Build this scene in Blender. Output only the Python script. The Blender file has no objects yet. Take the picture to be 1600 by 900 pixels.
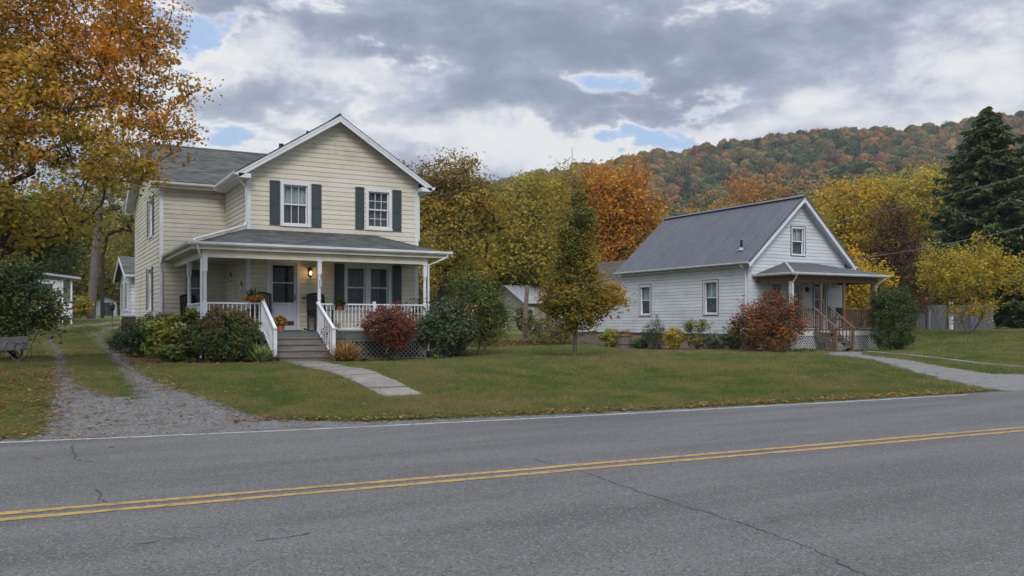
import bpy, math, random
import numpy as np
from mathutils import Vector, noise as mnoise
random.seed(7)
sc = bpy.context.scene
C = sc.collection
R = math.radians

# ------------------------------------------------------------------ camera, light, exposure
YAW = R(28.69); FPX = 1370.0; HZ = 505.0; CZ = 1.5
sn, cs = math.sin(YAW), math.cos(YAW)
cam_data = bpy.data.cameras.new("camera"); cam = bpy.data.objects.new("camera", cam_data); C.objects.link(cam)
cam.location = (0, 0, CZ); cam.rotation_euler = (R(90), 0, -YAW)
cam_data.sensor_width = 36.0; cam_data.lens = 36.0*FPX/1600.0; cam_data.shift_y = (HZ-450)/1600.0
cam_data.clip_start = 0.05; cam_data.clip_end = 6000
sc.camera = cam
sc.view_settings.view_transform = 'Standard'; sc.view_settings.look = 'None'
sc.view_settings.exposure = 0.48; sc.view_settings.gamma = 1.0
sc.cycles.max_bounces = 6; sc.cycles.diffuse_bounces = 3; sc.cycles.glossy_bounces = 3
sc.cycles.transparent_max_bounces = 12; sc.cycles.volume_bounces = 0; sc.cycles.transmission_bounces = 4
sc.cycles.use_denoising = True

SUN_EL, SUN_AZ = R(38), R(205)      # azimuth clockwise from +Y: behind the camera, a little to the left
w = bpy.data.worlds.new("World"); sc.world = w; w.use_nodes = True
NT = w.node_tree; NT.nodes.clear()
def wn(t, **k):
    n = NT.nodes.new(t)
    for a, b in k.items(): setattr(n, a, b)
    return n
def wl(a, b): NT.links.new(a, b)
def wmath(op, a, b=None, clamp=False):
    n = wn('ShaderNodeMath', operation=op); n.use_clamp = clamp
    for i, x in enumerate((a, b)):
        if x is None: continue
        if isinstance(x, (int, float)): n.inputs[i].default_value = x
        else: wl(x, n.inputs[i])
    return n.outputs[0]
def wmix(f, a, b):
    n = wn('ShaderNodeMix', data_type='RGBA')
    if isinstance(f, (int, float)): n.inputs[0].default_value = f
    else: wl(f, n.inputs[0])
    for i, x in ((6, a), (7, b)):
        if isinstance(x, tuple): n.inputs[i].default_value = (*x, 1)
        else: wl(x, n.inputs[i])
    return n.outputs[2]
def wsmooth(x, a, b):
    n = wn('ShaderNodeMapRange', interpolation_type='SMOOTHERSTEP'); wl(x, n.inputs[0])
    n.inputs[1].default_value = a; n.inputs[2].default_value = b
    return n.outputs[0]
tc = wn('ShaderNodeTexCoord'); D0 = tc.outputs['Generated']
sep = wn('ShaderNodeSeparateXYZ'); wl(D0, sep.inputs[0])
zpos = wmath('MAXIMUM', sep.outputs[2], 0.0)
den = wmath('ADD', zpos, 0.16)
cx = wmath('DIVIDE', sep.outputs[0], den); cy = wmath('DIVIDE', sep.outputs[1], den)
comb = wn('ShaderNodeCombineXYZ'); wl(cx, comb.inputs[0]); wl(cy, comb.inputs[1])
def wnoise(vec, scale, detail, rough, off=(0, 0, 0), dist=0.0, stretch=(1, 1, 1)):
    m = wn('ShaderNodeMapping'); wl(vec, m.inputs[0]); m.inputs[1].default_value = off; m.inputs[3].default_value = stretch
    n = wn('ShaderNodeTexNoise'); wl(m.outputs[0], n.inputs[0]); n.inputs['Scale'].default_value = scale
    n.inputs['Detail'].default_value = detail; n.inputs['Roughness'].default_value = rough; n.inputs['Distortion'].default_value = dist
    return n
def direction(px, py):
    u = (px-800)/FPX; v = Vector((sn+cs*u, cs-sn*u, -(py-HZ)/FPX)); return v.normalized()
# ragged edges: directions are nudged by a noise before any cloud group is measured from them
wob = wnoise(D0, 7.0, 6.0, 0.62, (2.0, 0, 0)).outputs['Color']
wv = wn('ShaderNodeVectorMath', operation='SUBTRACT'); wl(wob, wv.inputs[0]); wv.inputs[1].default_value = (.5, .5, .5)
wsc = wn('ShaderNodeVectorMath', operation='SCALE'); wl(wv.outputs[0], wsc.inputs[0]); wsc.inputs['Scale'].default_value = 0.14
DW = wn('ShaderNodeVectorMath', operation='ADD'); wl(D0, DW.inputs[0]); wl(wsc.outputs[0], DW.inputs[1]); DW = DW.outputs[0]
def wblob(px, py, rad, stretch=2.2):
    """smooth 0..1 bump around a direction of the sky, wider than it is high, with a ragged outline"""
    d = direction(px, py)
    sub = wn('ShaderNodeVectorMath', operation='SUBTRACT'); wl(DW, sub.inputs[0]); sub.inputs[1].default_value = d
    mul = wn('ShaderNodeVectorMath', operation='MULTIPLY'); wl(sub.outputs[0], mul.inputs[0]); mul.inputs[1].default_value = (1, 1, stretch)
    ln = wn('ShaderNodeVectorMath', operation='LENGTH'); wl(mul.outputs[0], ln.inputs[0])
    return wsmooth(ln.outputs['Value'], rad, 0.0)
def wsum(items, base):
    v = base
    for px, py, rad, amt, *st in items: v = wmath('ADD', v, wmath('MULTIPLY', wblob(px, py, rad, *(st or [2.2])), amt))
    return v
SV = (1, 1, 2.3)
big = wnoise(comb.outputs[0], 0.55, 5.0, 0.5, (3.1, 1.7, 0)).outputs[0]
med = wnoise(D0, 4.6, 10.0, 0.60, (8.4, 5.2, 2.0), 0.15, SV).outputs[0]
puff = wnoise(D0, 12.5, 9.0, 0.60, (1.2, 4, 0), 0.1, SV).outputs[0]
base = wmath('ADD', wmath('ADD', wmath('MULTIPLY', big, 0.35), wmath('MULTIPLY', med, 1.05)), wmath('MULTIPLY', puff, 0.80))
base = wmath('ADD', base, -0.605)
# cover: where the deck opens to blue
craw = wsum(((1440, 75, .25, .14), (350, 40, .10, -.16), (290, 5, .10, -.12), (420, 20, .1, -.14), (955, 122, .09, -.20), (1100, 155, .09, -.15), (940, 203, .12, -.20, 3.5), (640, 92, .10, -.18), (550, 75, .08, -.14), (1050, 200, .09, -.12)), base)
cover = wsmooth(craw, 0.23, 0.345)
# body: how thick and dark the deck is
body = wsum(((760, 65, .36, .07, 3.2), (950, 60, .36, .05, 3.2), (1250, 95, .42, .13, 3.6), (1000, 30, .3, .03, 3), (560, 35, .2, .06), (860, 172, .24, .12, 4.5), (400, 205, .36, .10, 4.0), (640, 160, .25, .05, 4.0), (1080, 165, .18, .07, 4),
             (425, 92, .12, -.20), (350, 85, .10, -.10), (500, 85, .10, -.10), (590, 140, .16, -.18, 2.8), (640, 105, .12, -.12), (900, 235, .22, -.22, 4.0), (1000, 238, .20, -.18, 4.5), (1180, 185, .24, -.16, 4.0), (770, 225, .3, -.16, 4.5), (950, 110, .08, -.14), (480, 245, .25, -.12, 4.0), (1480, 140, .3, -.12, 3.0), (1560, 90, .15, -.1)), base)
sky = wn('ShaderNodeTexSky', sky_type='NISHITA'); sky.sun_disc = False; sky.sun_elevation = SUN_EL; sky.sun_rotation = SUN_AZ
sky.air_density = 1.0; sky.dust_density = 1.5; sky.ozone_density = 1.2
skyscaled = wn('ShaderNodeVectorMath', operation='SCALE'); wl(sky.outputs[0], skyscaled.inputs[0]); skyscaled.inputs['Scale'].default_value = 0.12
bluegap = wmix(0.8, skyscaled.outputs[0], (0.34, 0.47, 0.68))
def wramp(x, stops):
    cr = wn('ShaderNodeValToRGB'); wl(x, cr.inputs[0]); e = cr.color_ramp.elements; cr.color_ramp.interpolation = 'B_SPLINE'
    e[0].position = stops[0][0]; e[0].color = (*stops[0][1], 1); e[1].position = stops[-1][0]; e[1].color = (*stops[-1][1], 1)
    for q, c in stops[1:-1]: k = e.new(q); k.color = (*c, 1)
    return cr.outputs[0]
body = wmath('ADD', body, wmath('MULTIPLY', wsmooth(craw, 0.46, 0.28), -.20))
cloud = wramp(body, [(.24, (.72, .72, .71)), (.36, (.60, .61, .64)), (.46, (.43, .46, .53)), (.56, (.30, .335, .42)), (.66, (.235, .268, .35)), (.76, (.20, .23, .31)), (.92, (.165, .195, .27))])
skycol = wmix(cover, bluegap, cloud)
# an overcast sky is brighter overhead than near the horizon
bright = wmath('ADD', 0.93, wmath('MULTIPLY', wsmooth(zpos, 0.36, 1.0), 1.9))
scl = wn('ShaderNodeVectorMath', operation='SCALE'); wl(skycol, scl.inputs[0]); wl(bright, scl.inputs['Scale'])
bg = wn('ShaderNodeBackground'); wl(scl.outputs[0], bg.inputs[0]); bg.inputs[1].default_value = 1.0
wo = wn('ShaderNodeOutputWorld'); wl(bg.outputs[0], wo.inputs[0])

sd = bpy.data.lights.new("sun", 'SUN'); sd.energy = 1.35; sd.angle = R(22); sd.color = (1.0, 0.95, 0.88)
sun = bpy.data.objects.new("sun", sd); C.objects.link(sun)
sv = Vector((math.sin(SUN_AZ)*math.cos(SUN_EL), math.cos(SUN_AZ)*math.cos(SUN_EL), math.sin(SUN_EL)))
sun.rotation_euler = sv.to_track_quat('Z', 'Y').to_euler()

# ------------------------------------------------------------------ helpers: materials
MATS = {}
def mat(name, c1, c2=None, scale=3.0, rough=.7, bump=0.0, bscale=40.0, rnd=0.0, spec=.3, stretch=(1, 1, 1), detail=5, lo=.35, hi=.65, metallic=0.0, c3=None, s3=.4, t3=(.55, .7)):
    m = bpy.data.materials.new(name); m.use_nodes = True; nt = m.node_tree; p = nt.nodes['Principled BSDF']
    L = nt.links.new
    p.inputs['Roughness'].default_value = rough; p.inputs['Specular IOR Level'].default_value = spec; p.inputs['Metallic'].default_value = metallic
    g = nt.nodes.new('ShaderNodeNewGeometry'); mp = nt.nodes.new('ShaderNodeMapping'); L(g.outputs['Position'], mp.inputs[0]); mp.inputs[3].default_value = stretch
    def nz(s, d=detail):
        n = nt.nodes.new('ShaderNodeTexNoise'); L(mp.outputs[0], n.inputs[0]); n.inputs['Scale'].default_value = s; n.inputs['Detail'].default_value = d; n.inputs['Roughness'].default_value = .6
        return n
    def mr(x, a, b):
        n = nt.nodes.new('ShaderNodeMapRange'); L(x, n.inputs[0]); n.inputs[1].default_value = a; n.inputs[2].default_value = b; return n.outputs[0]
    def mx(f, a, b, bt='MIX'):
        n = nt.nodes.new('ShaderNodeMix'); n.data_type = 'RGBA'; n.blend_type = bt
        for i, x in ((0, f), (6, a), (7, b)):
            if isinstance(x, (int, float)): n.inputs[i].default_value = x
            elif isinstance(x, tuple): n.inputs[i].default_value = (*x, 1)
            else: L(x, n.inputs[i])
        return n.outputs[2]
    c2 = c2 or tuple(x*.82 for x in c1)
    col = mx(mr(nz(scale).outputs[0], lo, hi), c1, c2)
    if c3: col = mx(mr(nz(s3).outputs[0], *t3), col, c3)
    if rnd:
        oi = nt.nodes.new('ShaderNodeObjectInfo'); f = nt.nodes.new('ShaderNodeMapRange'); L(oi.outputs['Random'], f.inputs[0]); f.inputs[3].default_value = 1-rnd; f.inputs[4].default_value = 1+rnd
        sc_ = nt.nodes.new('ShaderNodeVectorMath'); sc_.operation = 'SCALE'; L(col, sc_.inputs[0]); L(f.outputs[0], sc_.inputs['Scale']); col = sc_.outputs[0]
    L(col, p.inputs['Base Color'])
    if bump:
        b = nt.nodes.new('ShaderNodeBump'); b.inputs['Strength'].default_value = bump; b.inputs['Distance'].default_value = .02
        L(nz(bscale, 6).outputs[0], b.inputs['Height']); L(b.outputs[0], p.inputs['Normal'])
    m['_'] = 0
    MATS[name] = m; return m

def leaf_mat(name, trans=.35, rough=.55, tint=None):
    m = bpy.data.materials.new(name); m.use_nodes = True; nt = m.node_tree; L = nt.links.new
    p = nt.nodes['Principled BSDF']; p.inputs['Roughness'].default_value = rough; p.inputs['Specular IOR Level'].default_value = .25
    a = nt.nodes.new('ShaderNodeAttribute'); a.attribute_name = 'col'
    L(a.outputs['Color'], p.inputs['Base Color'])
    t = nt.nodes.new('ShaderNodeBsdfTranslucent'); L(a.outputs['Color'], t.inputs[0])
    mx = nt.nodes.new('ShaderNodeMixShader'); mx.inputs[0].default_value = trans
    L(p.outputs[0], mx.inputs[1]); L(t.outputs[0], mx.inputs[2]); L(mx.outputs[0], nt.nodes['Material Output'].inputs[0])
    MATS[name] = m; return m

def glass_mat():
    m = bpy.data.materials.new('glass'); m.use_nodes = True; nt = m.node_tree; nt.nodes.clear(); L = nt.links.new
    o = nt.nodes.new('ShaderNodeOutputMaterial'); tr = nt.nodes.new('ShaderNodeBsdfTransparent'); tr.inputs[0].default_value = (.84, .87, .88, 1)
    gl = nt.nodes.new('ShaderNodeBsdfGlossy'); gl.inputs['Roughness'].default_value = .03
    fr = nt.nodes.new('ShaderNodeLayerWeight'); fr.inputs[0].default_value = .5
    pw = nt.nodes.new('ShaderNodeMath'); pw.operation = 'POWER'; pw.inputs[1].default_value = 4.0; L(fr.outputs['Facing'], pw.inputs[0])
    n = nt.nodes.new('ShaderNodeTexNoise'); n.inputs['Scale'].default_value = 1.5; b = nt.nodes.new('ShaderNodeBump'); b.inputs['Strength'].default_value = .05
    L(n.outputs[0], b.inputs['Height']); L(b.outputs[0], gl.inputs['Normal'])
    mx = nt.nodes.new('ShaderNodeMixShader'); mth = nt.nodes.new('ShaderNodeMath'); mth.operation = 'MULTIPLY_ADD'; mth.inputs[1].default_value = .9; mth.inputs[2].default_value = .018; mth.use_clamp = True
    L(pw.outputs[0], mth.inputs[0]); L(mth.outputs[0], mx.inputs[0]); L(tr.outputs[0], mx.inputs[1]); L(gl.outputs[0], mx.inputs[2]); L(mx.outputs[0], o.inputs[0])
    MATS['glass'] = m; return m

def shingle_mat(name, c1, c2, c3, tab=.3, row=.06):
    m = bpy.data.materials.new(name); m.use_nodes = True; nt = m.node_tree; L = nt.links.new; p = nt.nodes['Principled BSDF']
    p.inputs['Roughness'].default_value = .9; p.inputs['Specular IOR Level'].default_value = .15
    g = nt.nodes.new('ShaderNodeNewGeometry'); s = nt.nodes.new('ShaderNodeSeparateXYZ'); L(g.outputs['Position'], s.inputs[0])
    a = nt.nodes.new('ShaderNodeMath'); a.operation = 'ADD'; L(s.outputs[0], a.inputs[0]); L(s.outputs[1], a.inputs[1])
    c = nt.nodes.new('ShaderNodeCombineXYZ'); L(a.outputs[0], c.inputs[0]); L(s.outputs[2], c.inputs[1])
    br = nt.nodes.new('ShaderNodeTexBrick'); L(c.outputs[0], br.inputs[0]); br.inputs['Scale'].default_value = 1
    br.inputs['Brick Width'].default_value = tab; br.inputs['Row Height'].default_value = row; br.inputs['Mortar Size'].default_value = .004
    br.inputs['Color1'].default_value = (*c1, 1); br.inputs['Color2'].default_value = (*c2, 1); br.inputs['Mortar'].default_value = (*[x*.6 for x in c1], 1)
    mp = nt.nodes.new('ShaderNodeMapping'); L(g.outputs['Position'], mp.inputs[0]); mp.inputs[3].default_value = (1, 1, 7)
    n = nt.nodes.new('ShaderNodeTexNoise'); n.inputs['Scale'].default_value = 1.6; n.inputs['Detail'].default_value = 8; n.inputs['Roughness'].default_value = .7; L(mp.outputs[0], n.inputs[0])
    mr = nt.nodes.new('ShaderNodeMapRange'); L(n.outputs[0], mr.inputs[0]); mr.inputs[1].default_value = .45; mr.inputs[2].default_value = .72
    mx = nt.nodes.new('ShaderNodeMix'); mx.data_type = 'RGBA'; L(mr.outputs[0], mx.inputs[0]); L(br.outputs[0], mx.inputs[6]); mx.inputs[7].default_value = (*c3, 1)
    L(mx.outputs[2], p.inputs['Base Color'])
    n2 = nt.nodes.new('ShaderNodeTexNoise'); n2.inputs['Scale'].default_value = 60; L(g.outputs['Position'], n2.inputs[0])
    b = nt.nodes.new('ShaderNodeBump'); b.inputs['Strength'].default_value = .5; b.inputs['Distance'].default_value = .01; L(n2.outputs[0], b.inputs['Height']); L(b.outputs[0], p.inputs['Normal'])
    MATS[name] = m; return m

mat('cream_siding', (.66, .622, .535), (.592, .556, .475), 1.2, .55, .15, 8, rnd=.045, c3=(.44, .41, .33), s3=.6, t3=(.54, .78))
mat('cream_trim', (.62, .60, .52), None, 2, .5)
mat('white_trim', (.70, .72, .76), (.60, .62, .66), 2, .45, .1, 30)
mat('white_siding', (.63, .66, .70), (.56, .59, .63), 1.0, .5, .12, 8, rnd=.05, c3=(.50, .52, .53), s3=.5, t3=(.52, .80), stretch=(1, 1, 2.0))
mat('old_white', (.60, .62, .64), (.46, .46, .46), 6, .6, .2, 20)
mat('shutter_green', (.055, .075, .082), (.045, .06, .066), 3, .5, .15, 40, rnd=.05)
mat('taupe_trim', (.17, .135, .12), (.13, .105, .095), 5, .7)
mat('curtain_white', (.62, .65, .66), (.45, .48, .50), 3, .9)
mat('curtain_grey', (.16, .18, .19), (.10, .115, .125), 3, .9)
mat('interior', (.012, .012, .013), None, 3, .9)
glass_mat()
shingle_mat('shingle_grey', (.065, .070, .072), (.12, .126, .125), (.175, .178, .165))
shingle_mat('shingle_brown', (.09, .075, .068), (.12, .10, .09), (.13, .12, .11))
mat('metal_roof', (.076, .083, .104), (.060, .066, .085), 1.5, .42, .05, 20, rnd=.05, spec=.5)
mat('porch_roof', (.095, .105, .125), (.08, .088, .105), 2, .6, .2, 30, spec=.4)
mat('galvanised', (.36, .38, .42), (.27, .285, .31), 1.5, .45, .05, 20, spec=.5, stretch=(3, .5, 1))
mat('deck_paint', (.13, .155, .15), (.10, .12, .115), 4, .6, .2, 30)
mat('step_wood', (.20, .185, .165), (.13, .115, .10), 6, .8, .4, 30, stretch=(.4, 3, 3), rnd=.08)
mat('lattice_dark', (.20, .20, .185), None, 4, .8)
mat('lattice_white', (.66, .68, .70), None, 4, .6)
mat('porch_wood', (.175, .115, .08), (.12, .08, .055), 6, .7, .3, 30, stretch=(3, 3, .5), rnd=.08)
mat('old_wood', (.20, .16, .13), (.12, .10, .085), 5, .85, .5, 25, stretch=(3, 3, .4))
mat('dark_wood', (.025, .02, .018), (.015, .013, .012), 6, .5, .3, 40)
mat('black_metal', (.012, .012, .013), None, 6, .4, spec=.5)
mat('terracotta', (.34, .13, .06), (.28, .10, .05), 8, .8)
mat('foundation', (.26, .21, .18), (.18, .15, .135), 4, .9, .4, 20, rnd=.15)
mat('brick', (.30, .20, .16), (.22, .17, .145), 5, .9, .4, 30, rnd=.25)
mat('bark_dark', (.055, .042, .034), (.03, .024, .02), 8, .95, .8, 14, stretch=(3, 3, .6))
mat('bark_grey', (.16, .135, .115), (.085, .07, .06), 6, .95, .8, 10, stretch=(3, 3, .5))
mat('bark_twig', (.15, .11, .085), (.09, .065, .05), 8, .9)
mat('concrete', (.235, .222, .20), (.165, .156, .14), 3, .9, .4, 30, rnd=.16, c3=(.15, .14, .12), s3=1.3, t3=(.5, .75))
mat('fence_grey', (.20, .215, .245), (.14, .15, .175), 4, .85, .4, 20, stretch=(3, 3, .4), rnd=.12)
mat('door_white', (.58, .62, .68), (.52, .55, .61), 2, .45)
mat('shed_door', (.045, .07, .09), None, 2, .6)
mat('tan_siding', (.34, .32, .27), (.27, .25, .215), 2, .7)
mat('mulch', (.10, .065, .045), (.06, .04, .03), 8, .95, .8, 25)
mat('mat_brown', (.10, .06, .045), None, 12, .95)
mat('wire', (.10, .10, .105), None, 2, .5)
mat('yellow_line', (.40, .255, .075), (.30, .20, .075), 3, .7, .3, 60, c3=(.13, .115, .09), s3=11, t3=(.50, .66))
mat('white_line', (.42, .41, .40), (.29, .285, .28), 3, .7, .3, 60, c3=(.15, .148, .145), s3=11, t3=(.50, .66))
mat('crack', (.060, .058, .057), None, 5, .95)
mat('weathered_metal', (.11, .115, .115), (.06, .055, .05), 6, .6)
leaf_mat('leaf', .42); leaf_mat('leaf_dense', .18, .6); leaf_mat('grass_blade', .3, .7)

def bulb_mat():
    m = bpy.data.materials.new('bulb'); m.use_nodes = True; p = m.node_tree.nodes['Principled BSDF']
    n = m.node_tree.nodes.new('ShaderNodeTexNoise'); m.node_tree.links.new(n.outputs[0], p.inputs['Roughness'])
    p.inputs['Base Color'].default_value = (1, .8, .5, 1); p.inputs['Emission Color'].default_value = (1, .62, .25, 1); p.inputs['Emission Strength'].default_value = 6; MATS['bulb'] = m
bulb_mat()

# ------------------------------------------------------------------ helpers: meshes and things
ORG = {}
class MB:
    def __init__(s): s.v = []; s.f = []
    def add(s, vs, fs):
        n = len(s.v); s.v.extend([tuple(v) for v in vs]); s.f.extend([tuple(n+i for i in f) for f in fs]); return s
    def hexa(s, p): return s.add(p, [(0, 3, 2, 1), (4, 5, 6, 7), (0, 1, 5, 4), (1, 2, 6, 5), (2, 3, 7, 6), (3, 0, 4, 7)])
    def box(s, x0, x1, y0, y1, z0, z1):
        return s.hexa([(x0, y0, z0), (x1, y0, z0), (x1, y1, z0), (x0, y1, z0), (x0, y0, z1), (x1, y0, z1), (x1, y1, z1), (x0, y1, z1)])
    def bar(s, a, b, wd, ht, up=(0, 0, 1)):
        a, b = Vector(a), Vector(b); d = (b-a).normalized(); upv = Vector(up)
        sd_ = d.cross(upv)
        if sd_.length < 1e-4: sd_ = d.cross(Vector((1, 0, 0)))
        sd_.normalize(); u2 = sd_.cross(d).normalized(); S_, U = sd_*wd/2, u2*ht/2
        return s.hexa([a-S_-U, a+S_-U, b+S_-U, b-S_-U, a-S_+U, a+S_+U, b+S_+U, b-S_+U])
    def prism(s, poly, vec):
        n = len(poly); vec = Vector(vec); vs = [Vector(p) for p in poly]+[Vector(p)+vec for p in poly]
        return s.add(vs, [tuple(range(n-1, -1, -1)), tuple(range(n, 2*n))]+[(i, (i+1) % n, n+(i+1) % n, n+i) for i in range(n)])
    def tube(s, pts, r, n=8, cap=True):
        pts = [Vector(p) for p in pts]; rs = r if hasattr(r, '__len__') else [r]*len(pts); vs = []; fs = []
        ref = Vector((0, 0, 1)); d0 = (pts[-1]-pts[0])
        if abs(d0.normalized().z) > .8 if d0.length > 0 else False: ref = Vector((1, 0, 0))
        for i, p in enumerate(pts):
            d = (pts[min(i+1, len(pts)-1)]-pts[max(i-1, 0)]).normalized(); a = d.cross(ref)
            if a.length < 1e-3: a = d.cross(Vector((0, 1, 0)))
            a.normalize(); b = d.cross(a)
            for k in range(n):
                t = 2*math.pi*k/n; vs.append(p+(a*math.cos(t)+b*math.sin(t))*rs[i])
        for i in range(len(pts)-1):
            for k in range(n): fs.append((i*n+k, i*n+(k+1) % n, (i+1)*n+(k+1) % n, (i+1)*n+k))
        if cap: fs += [tuple(range(n-1, -1, -1)), tuple(range((len(pts)-1)*n, len(pts)*n))]
        return s.add(vs, fs)
    def lathe(s, c, prof, n=12):
        return s.tube([(c[0], c[1], c[2]+z+i*1e-5) for i, (r_, z) in enumerate(prof)], [max(r_, .001) for r_, z in prof], n)
    def build(s, name, m, parent=None, kind=None, smooth=False):
        me = bpy.data.meshes.new(name); o = ORG.get(parent.name if parent else None, (0, 0, 0))
        me.from_pydata([(x-o[0], y-o[1], z-o[2]) for x, y, z in s.v], [], s.f); me.materials.append(MATS[m] if isinstance(m, str) else m)
        if smooth: me.shade_smooth()
        me.update()
        ob = bpy.data.objects.new(name, me); C.objects.link(ob)
        if parent: ob.parent = parent; ORG[ob.name] = o
        if kind: ob['kind'] = kind
        return ob
def thing(name, label, cat, loc=(0, 0, 0), group=None):
    o = bpy.data.objects.new(name, None); C.objects.link(o); o.location = loc; ORG[o.name] = tuple(loc); o.empty_display_size = .2
    o['label'] = label; o['category'] = cat
    if group: o['group'] = group
    return o
def tag(o, label=None, cat=None, group=None, kind=None):
    if label: o['label'] = label
    if cat: o['category'] = cat
    if group: o['group'] = group
    if kind: o['kind'] = kind
    return o
def piece(name, me, parent, loc, rot=(0, 0, 0), scale=(1, 1, 1)):
    """one more object on shared mesh data; loc in world coordinates"""
    ob = bpy.data.objects.new(name, me); C.objects.link(ob); o = ORG.get(parent.name, (0, 0, 0)); ob.parent = parent
    ob.location = (loc[0]-o[0], loc[1]-o[1], loc[2]-o[2]); ob.rotation_euler = rot; ob.scale = scale; ORG[ob.name] = o
    return ob
def mesh_of(mb, name, m):
    me = bpy.data.meshes.new(name); me.from_pydata(mb.v, [], mb.f); me.materials.append(MATS[m]); me.update(); return me
def at(px, py, D):
    u = (px-800)/FPX; return ((sn+cs*u)*D, (cs-sn*u)*D, CZ-(py-HZ)/FPX*D)

# ------------------------------------------------------------------ terrain
def S(a, b, x):
    t = np.clip((np.asarray(x, float)-a)/(b-a), 0, 1); return t*t*(3-2*t)
def Ye(x):
    x = np.asarray(x, float)
    return np.where(x > -.4, 12.75-1.35*(1-np.exp(-(np.maximum(x, -.4)+.4)/8)), 12.75-.05*(x+.4))
def gz(x, y):
    x = np.asarray(x, float); y = np.asarray(y, float); e = y-Ye(x)
    z = -.02+.39*S(.25, 8.5, e)
    z = z+S(34, 74, y)*(1.45-1.0*S(8, 38, x))+.65*S(33, 45, x)*S(14, 24, y)*(1-S(45, 65, y))+S(75, 110, y)*.55
    z = z+S(1.5, 6, e)*.022*(np.sin(x*.9+y*.35)+np.sin(x*.37-y*.8+1.3))
    z = z+S(110, 240, y)*4.0
    return np.where(e < .25, -.02, z)
def gzf(x, y): return float(gz(x, y))

def np_mesh(name, V, F, m, parent=None, smooth=False, attrs=None, kind=None):
    """V (n,3) array, F (m,k) array with k = 3 or 4"""
    me = bpy.data.meshes.new(name); k = F.shape[1]; o = ORG.get(parent.name if parent else None, (0, 0, 0))
    me.vertices.add(len(V)); me.vertices.foreach_set('co', (V-np.array(o)).astype(np.float32).ravel())
    me.loops.add(F.size); me.loops.foreach_set('vertex_index', F.astype(np.int32).ravel())
    me.polygons.add(len(F)); me.polygons.foreach_set('loop_start', np.arange(0, F.size, k, dtype=np.int32)); me.polygons.foreach_set('loop_total', np.full(len(F), k, np.int32))
    me.update(calc_edges=True)
    for an, (typ, arr) in (attrs or {}).items():
        a = me.attributes.new(an, typ, 'POINT')
        if typ == 'FLOAT_COLOR': a.data.foreach_set('color', np.concatenate([arr, np.ones((len(arr), 1))], 1).astype(np.float32).ravel())
        else: a.data.foreach_set('value', arr.astype(np.float32))
    if m: me.materials.append(MATS[m] if isinstance(m, str) else m)
    if smooth: me.shade_smooth()
    ob = bpy.data.objects.new(name, me); C.objects.link(ob)
    if parent: ob.parent = parent; ORG[ob.name] = o
    if kind: ob['kind'] = kind
    return ob
def grid(xs, ys, zf):
    X, Y = np.meshgrid(xs, ys); Z = zf(X, Y); V = np.stack([X, Y, Z], -1).reshape(-1, 3)
    nx, ny = len(xs), len(ys); i = np.arange(nx-1)[None, :]+np.arange(ny-1)[:, None]*nx
    F = np.stack([i, i+1, i+nx+1, i+nx], -1).reshape(-1, 4); return V, F

def ground_mat():
    m = bpy.data.materials.new('lawn_soil'); m.use_nodes = True; nt = m.node_tree; L = nt.links.new; p = nt.nodes['Principled BSDF']
    p.inputs['Roughness'].default_value = .95; p.inputs['Specular IOR Level'].default_value = .1
    g = nt.nodes.new('ShaderNodeNewGeometry')
    def nz(s, d=6):
        n = nt.nodes.new('ShaderNodeTexNoise'); L(g.outputs['Position'], n.inputs[0]); n.inputs['Scale'].default_value = s; n.inputs['Detail'].default_value = d; n.inputs['Roughness'].default_value = .65; return n.outputs[0]
    def mr(x, a, b):
        n = nt.nodes.new('ShaderNodeMapRange'); L(x, n.inputs[0]); n.inputs[1].default_value = a; n.inputs[2].default_value = b; return n.outputs[0]
    def mx(f, a, b):
        n = nt.nodes.new('ShaderNodeMix'); n.data_type = 'RGBA'; L(f, n.inputs[0])
        for i, x in ((6, a), (7, b)):
            if isinstance(x, tuple): n.inputs[i].default_value = (*x, 1)
            else: L(x, n.inputs[i])
        return n.outputs[2]
    c = mx(mr(nz(1.1), .4, .62), (.09, .115, .034), (.145, .145, .05))
    c = mx(mr(nz(.25), .5, .72), c, (.145, .115, .05))
    c = mx(mr(nz(9), .5, .75), c, (.05, .055, .02))
    L(c, p.inputs['Base Color'])
    b = nt.nodes.new('ShaderNodeBump'); b.inputs['Strength'].default_value = .9; b.inputs['Distance'].default_value = .05; L(nz(14), b.inputs['Height']); L(b.outputs[0], p.inputs['Normal'])
    MATS['lawn_soil'] = m
ground_mat()
xs = np.concatenate([np.linspace(-2500, -60, 12), np.arange(-40, -4, 3), np.arange(-4, 46, .4), np.arange(46, 130, 3), np.linspace(135, 3500, 16)])
ys = np.concatenate([np.linspace(-600, -20, 6), np.arange(-14, 11, 2), np.arange(11.2, 30, .2), np.arange(30, 60, .6), np.arange(60, 130, 3), np.arange(135, 400, 20), np.linspace(420, 4000, 12)])
V, F = grid(xs, ys, gz); o = np_mesh('ground', V, F, 'lawn_soil', smooth=True, kind='structure')

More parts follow.
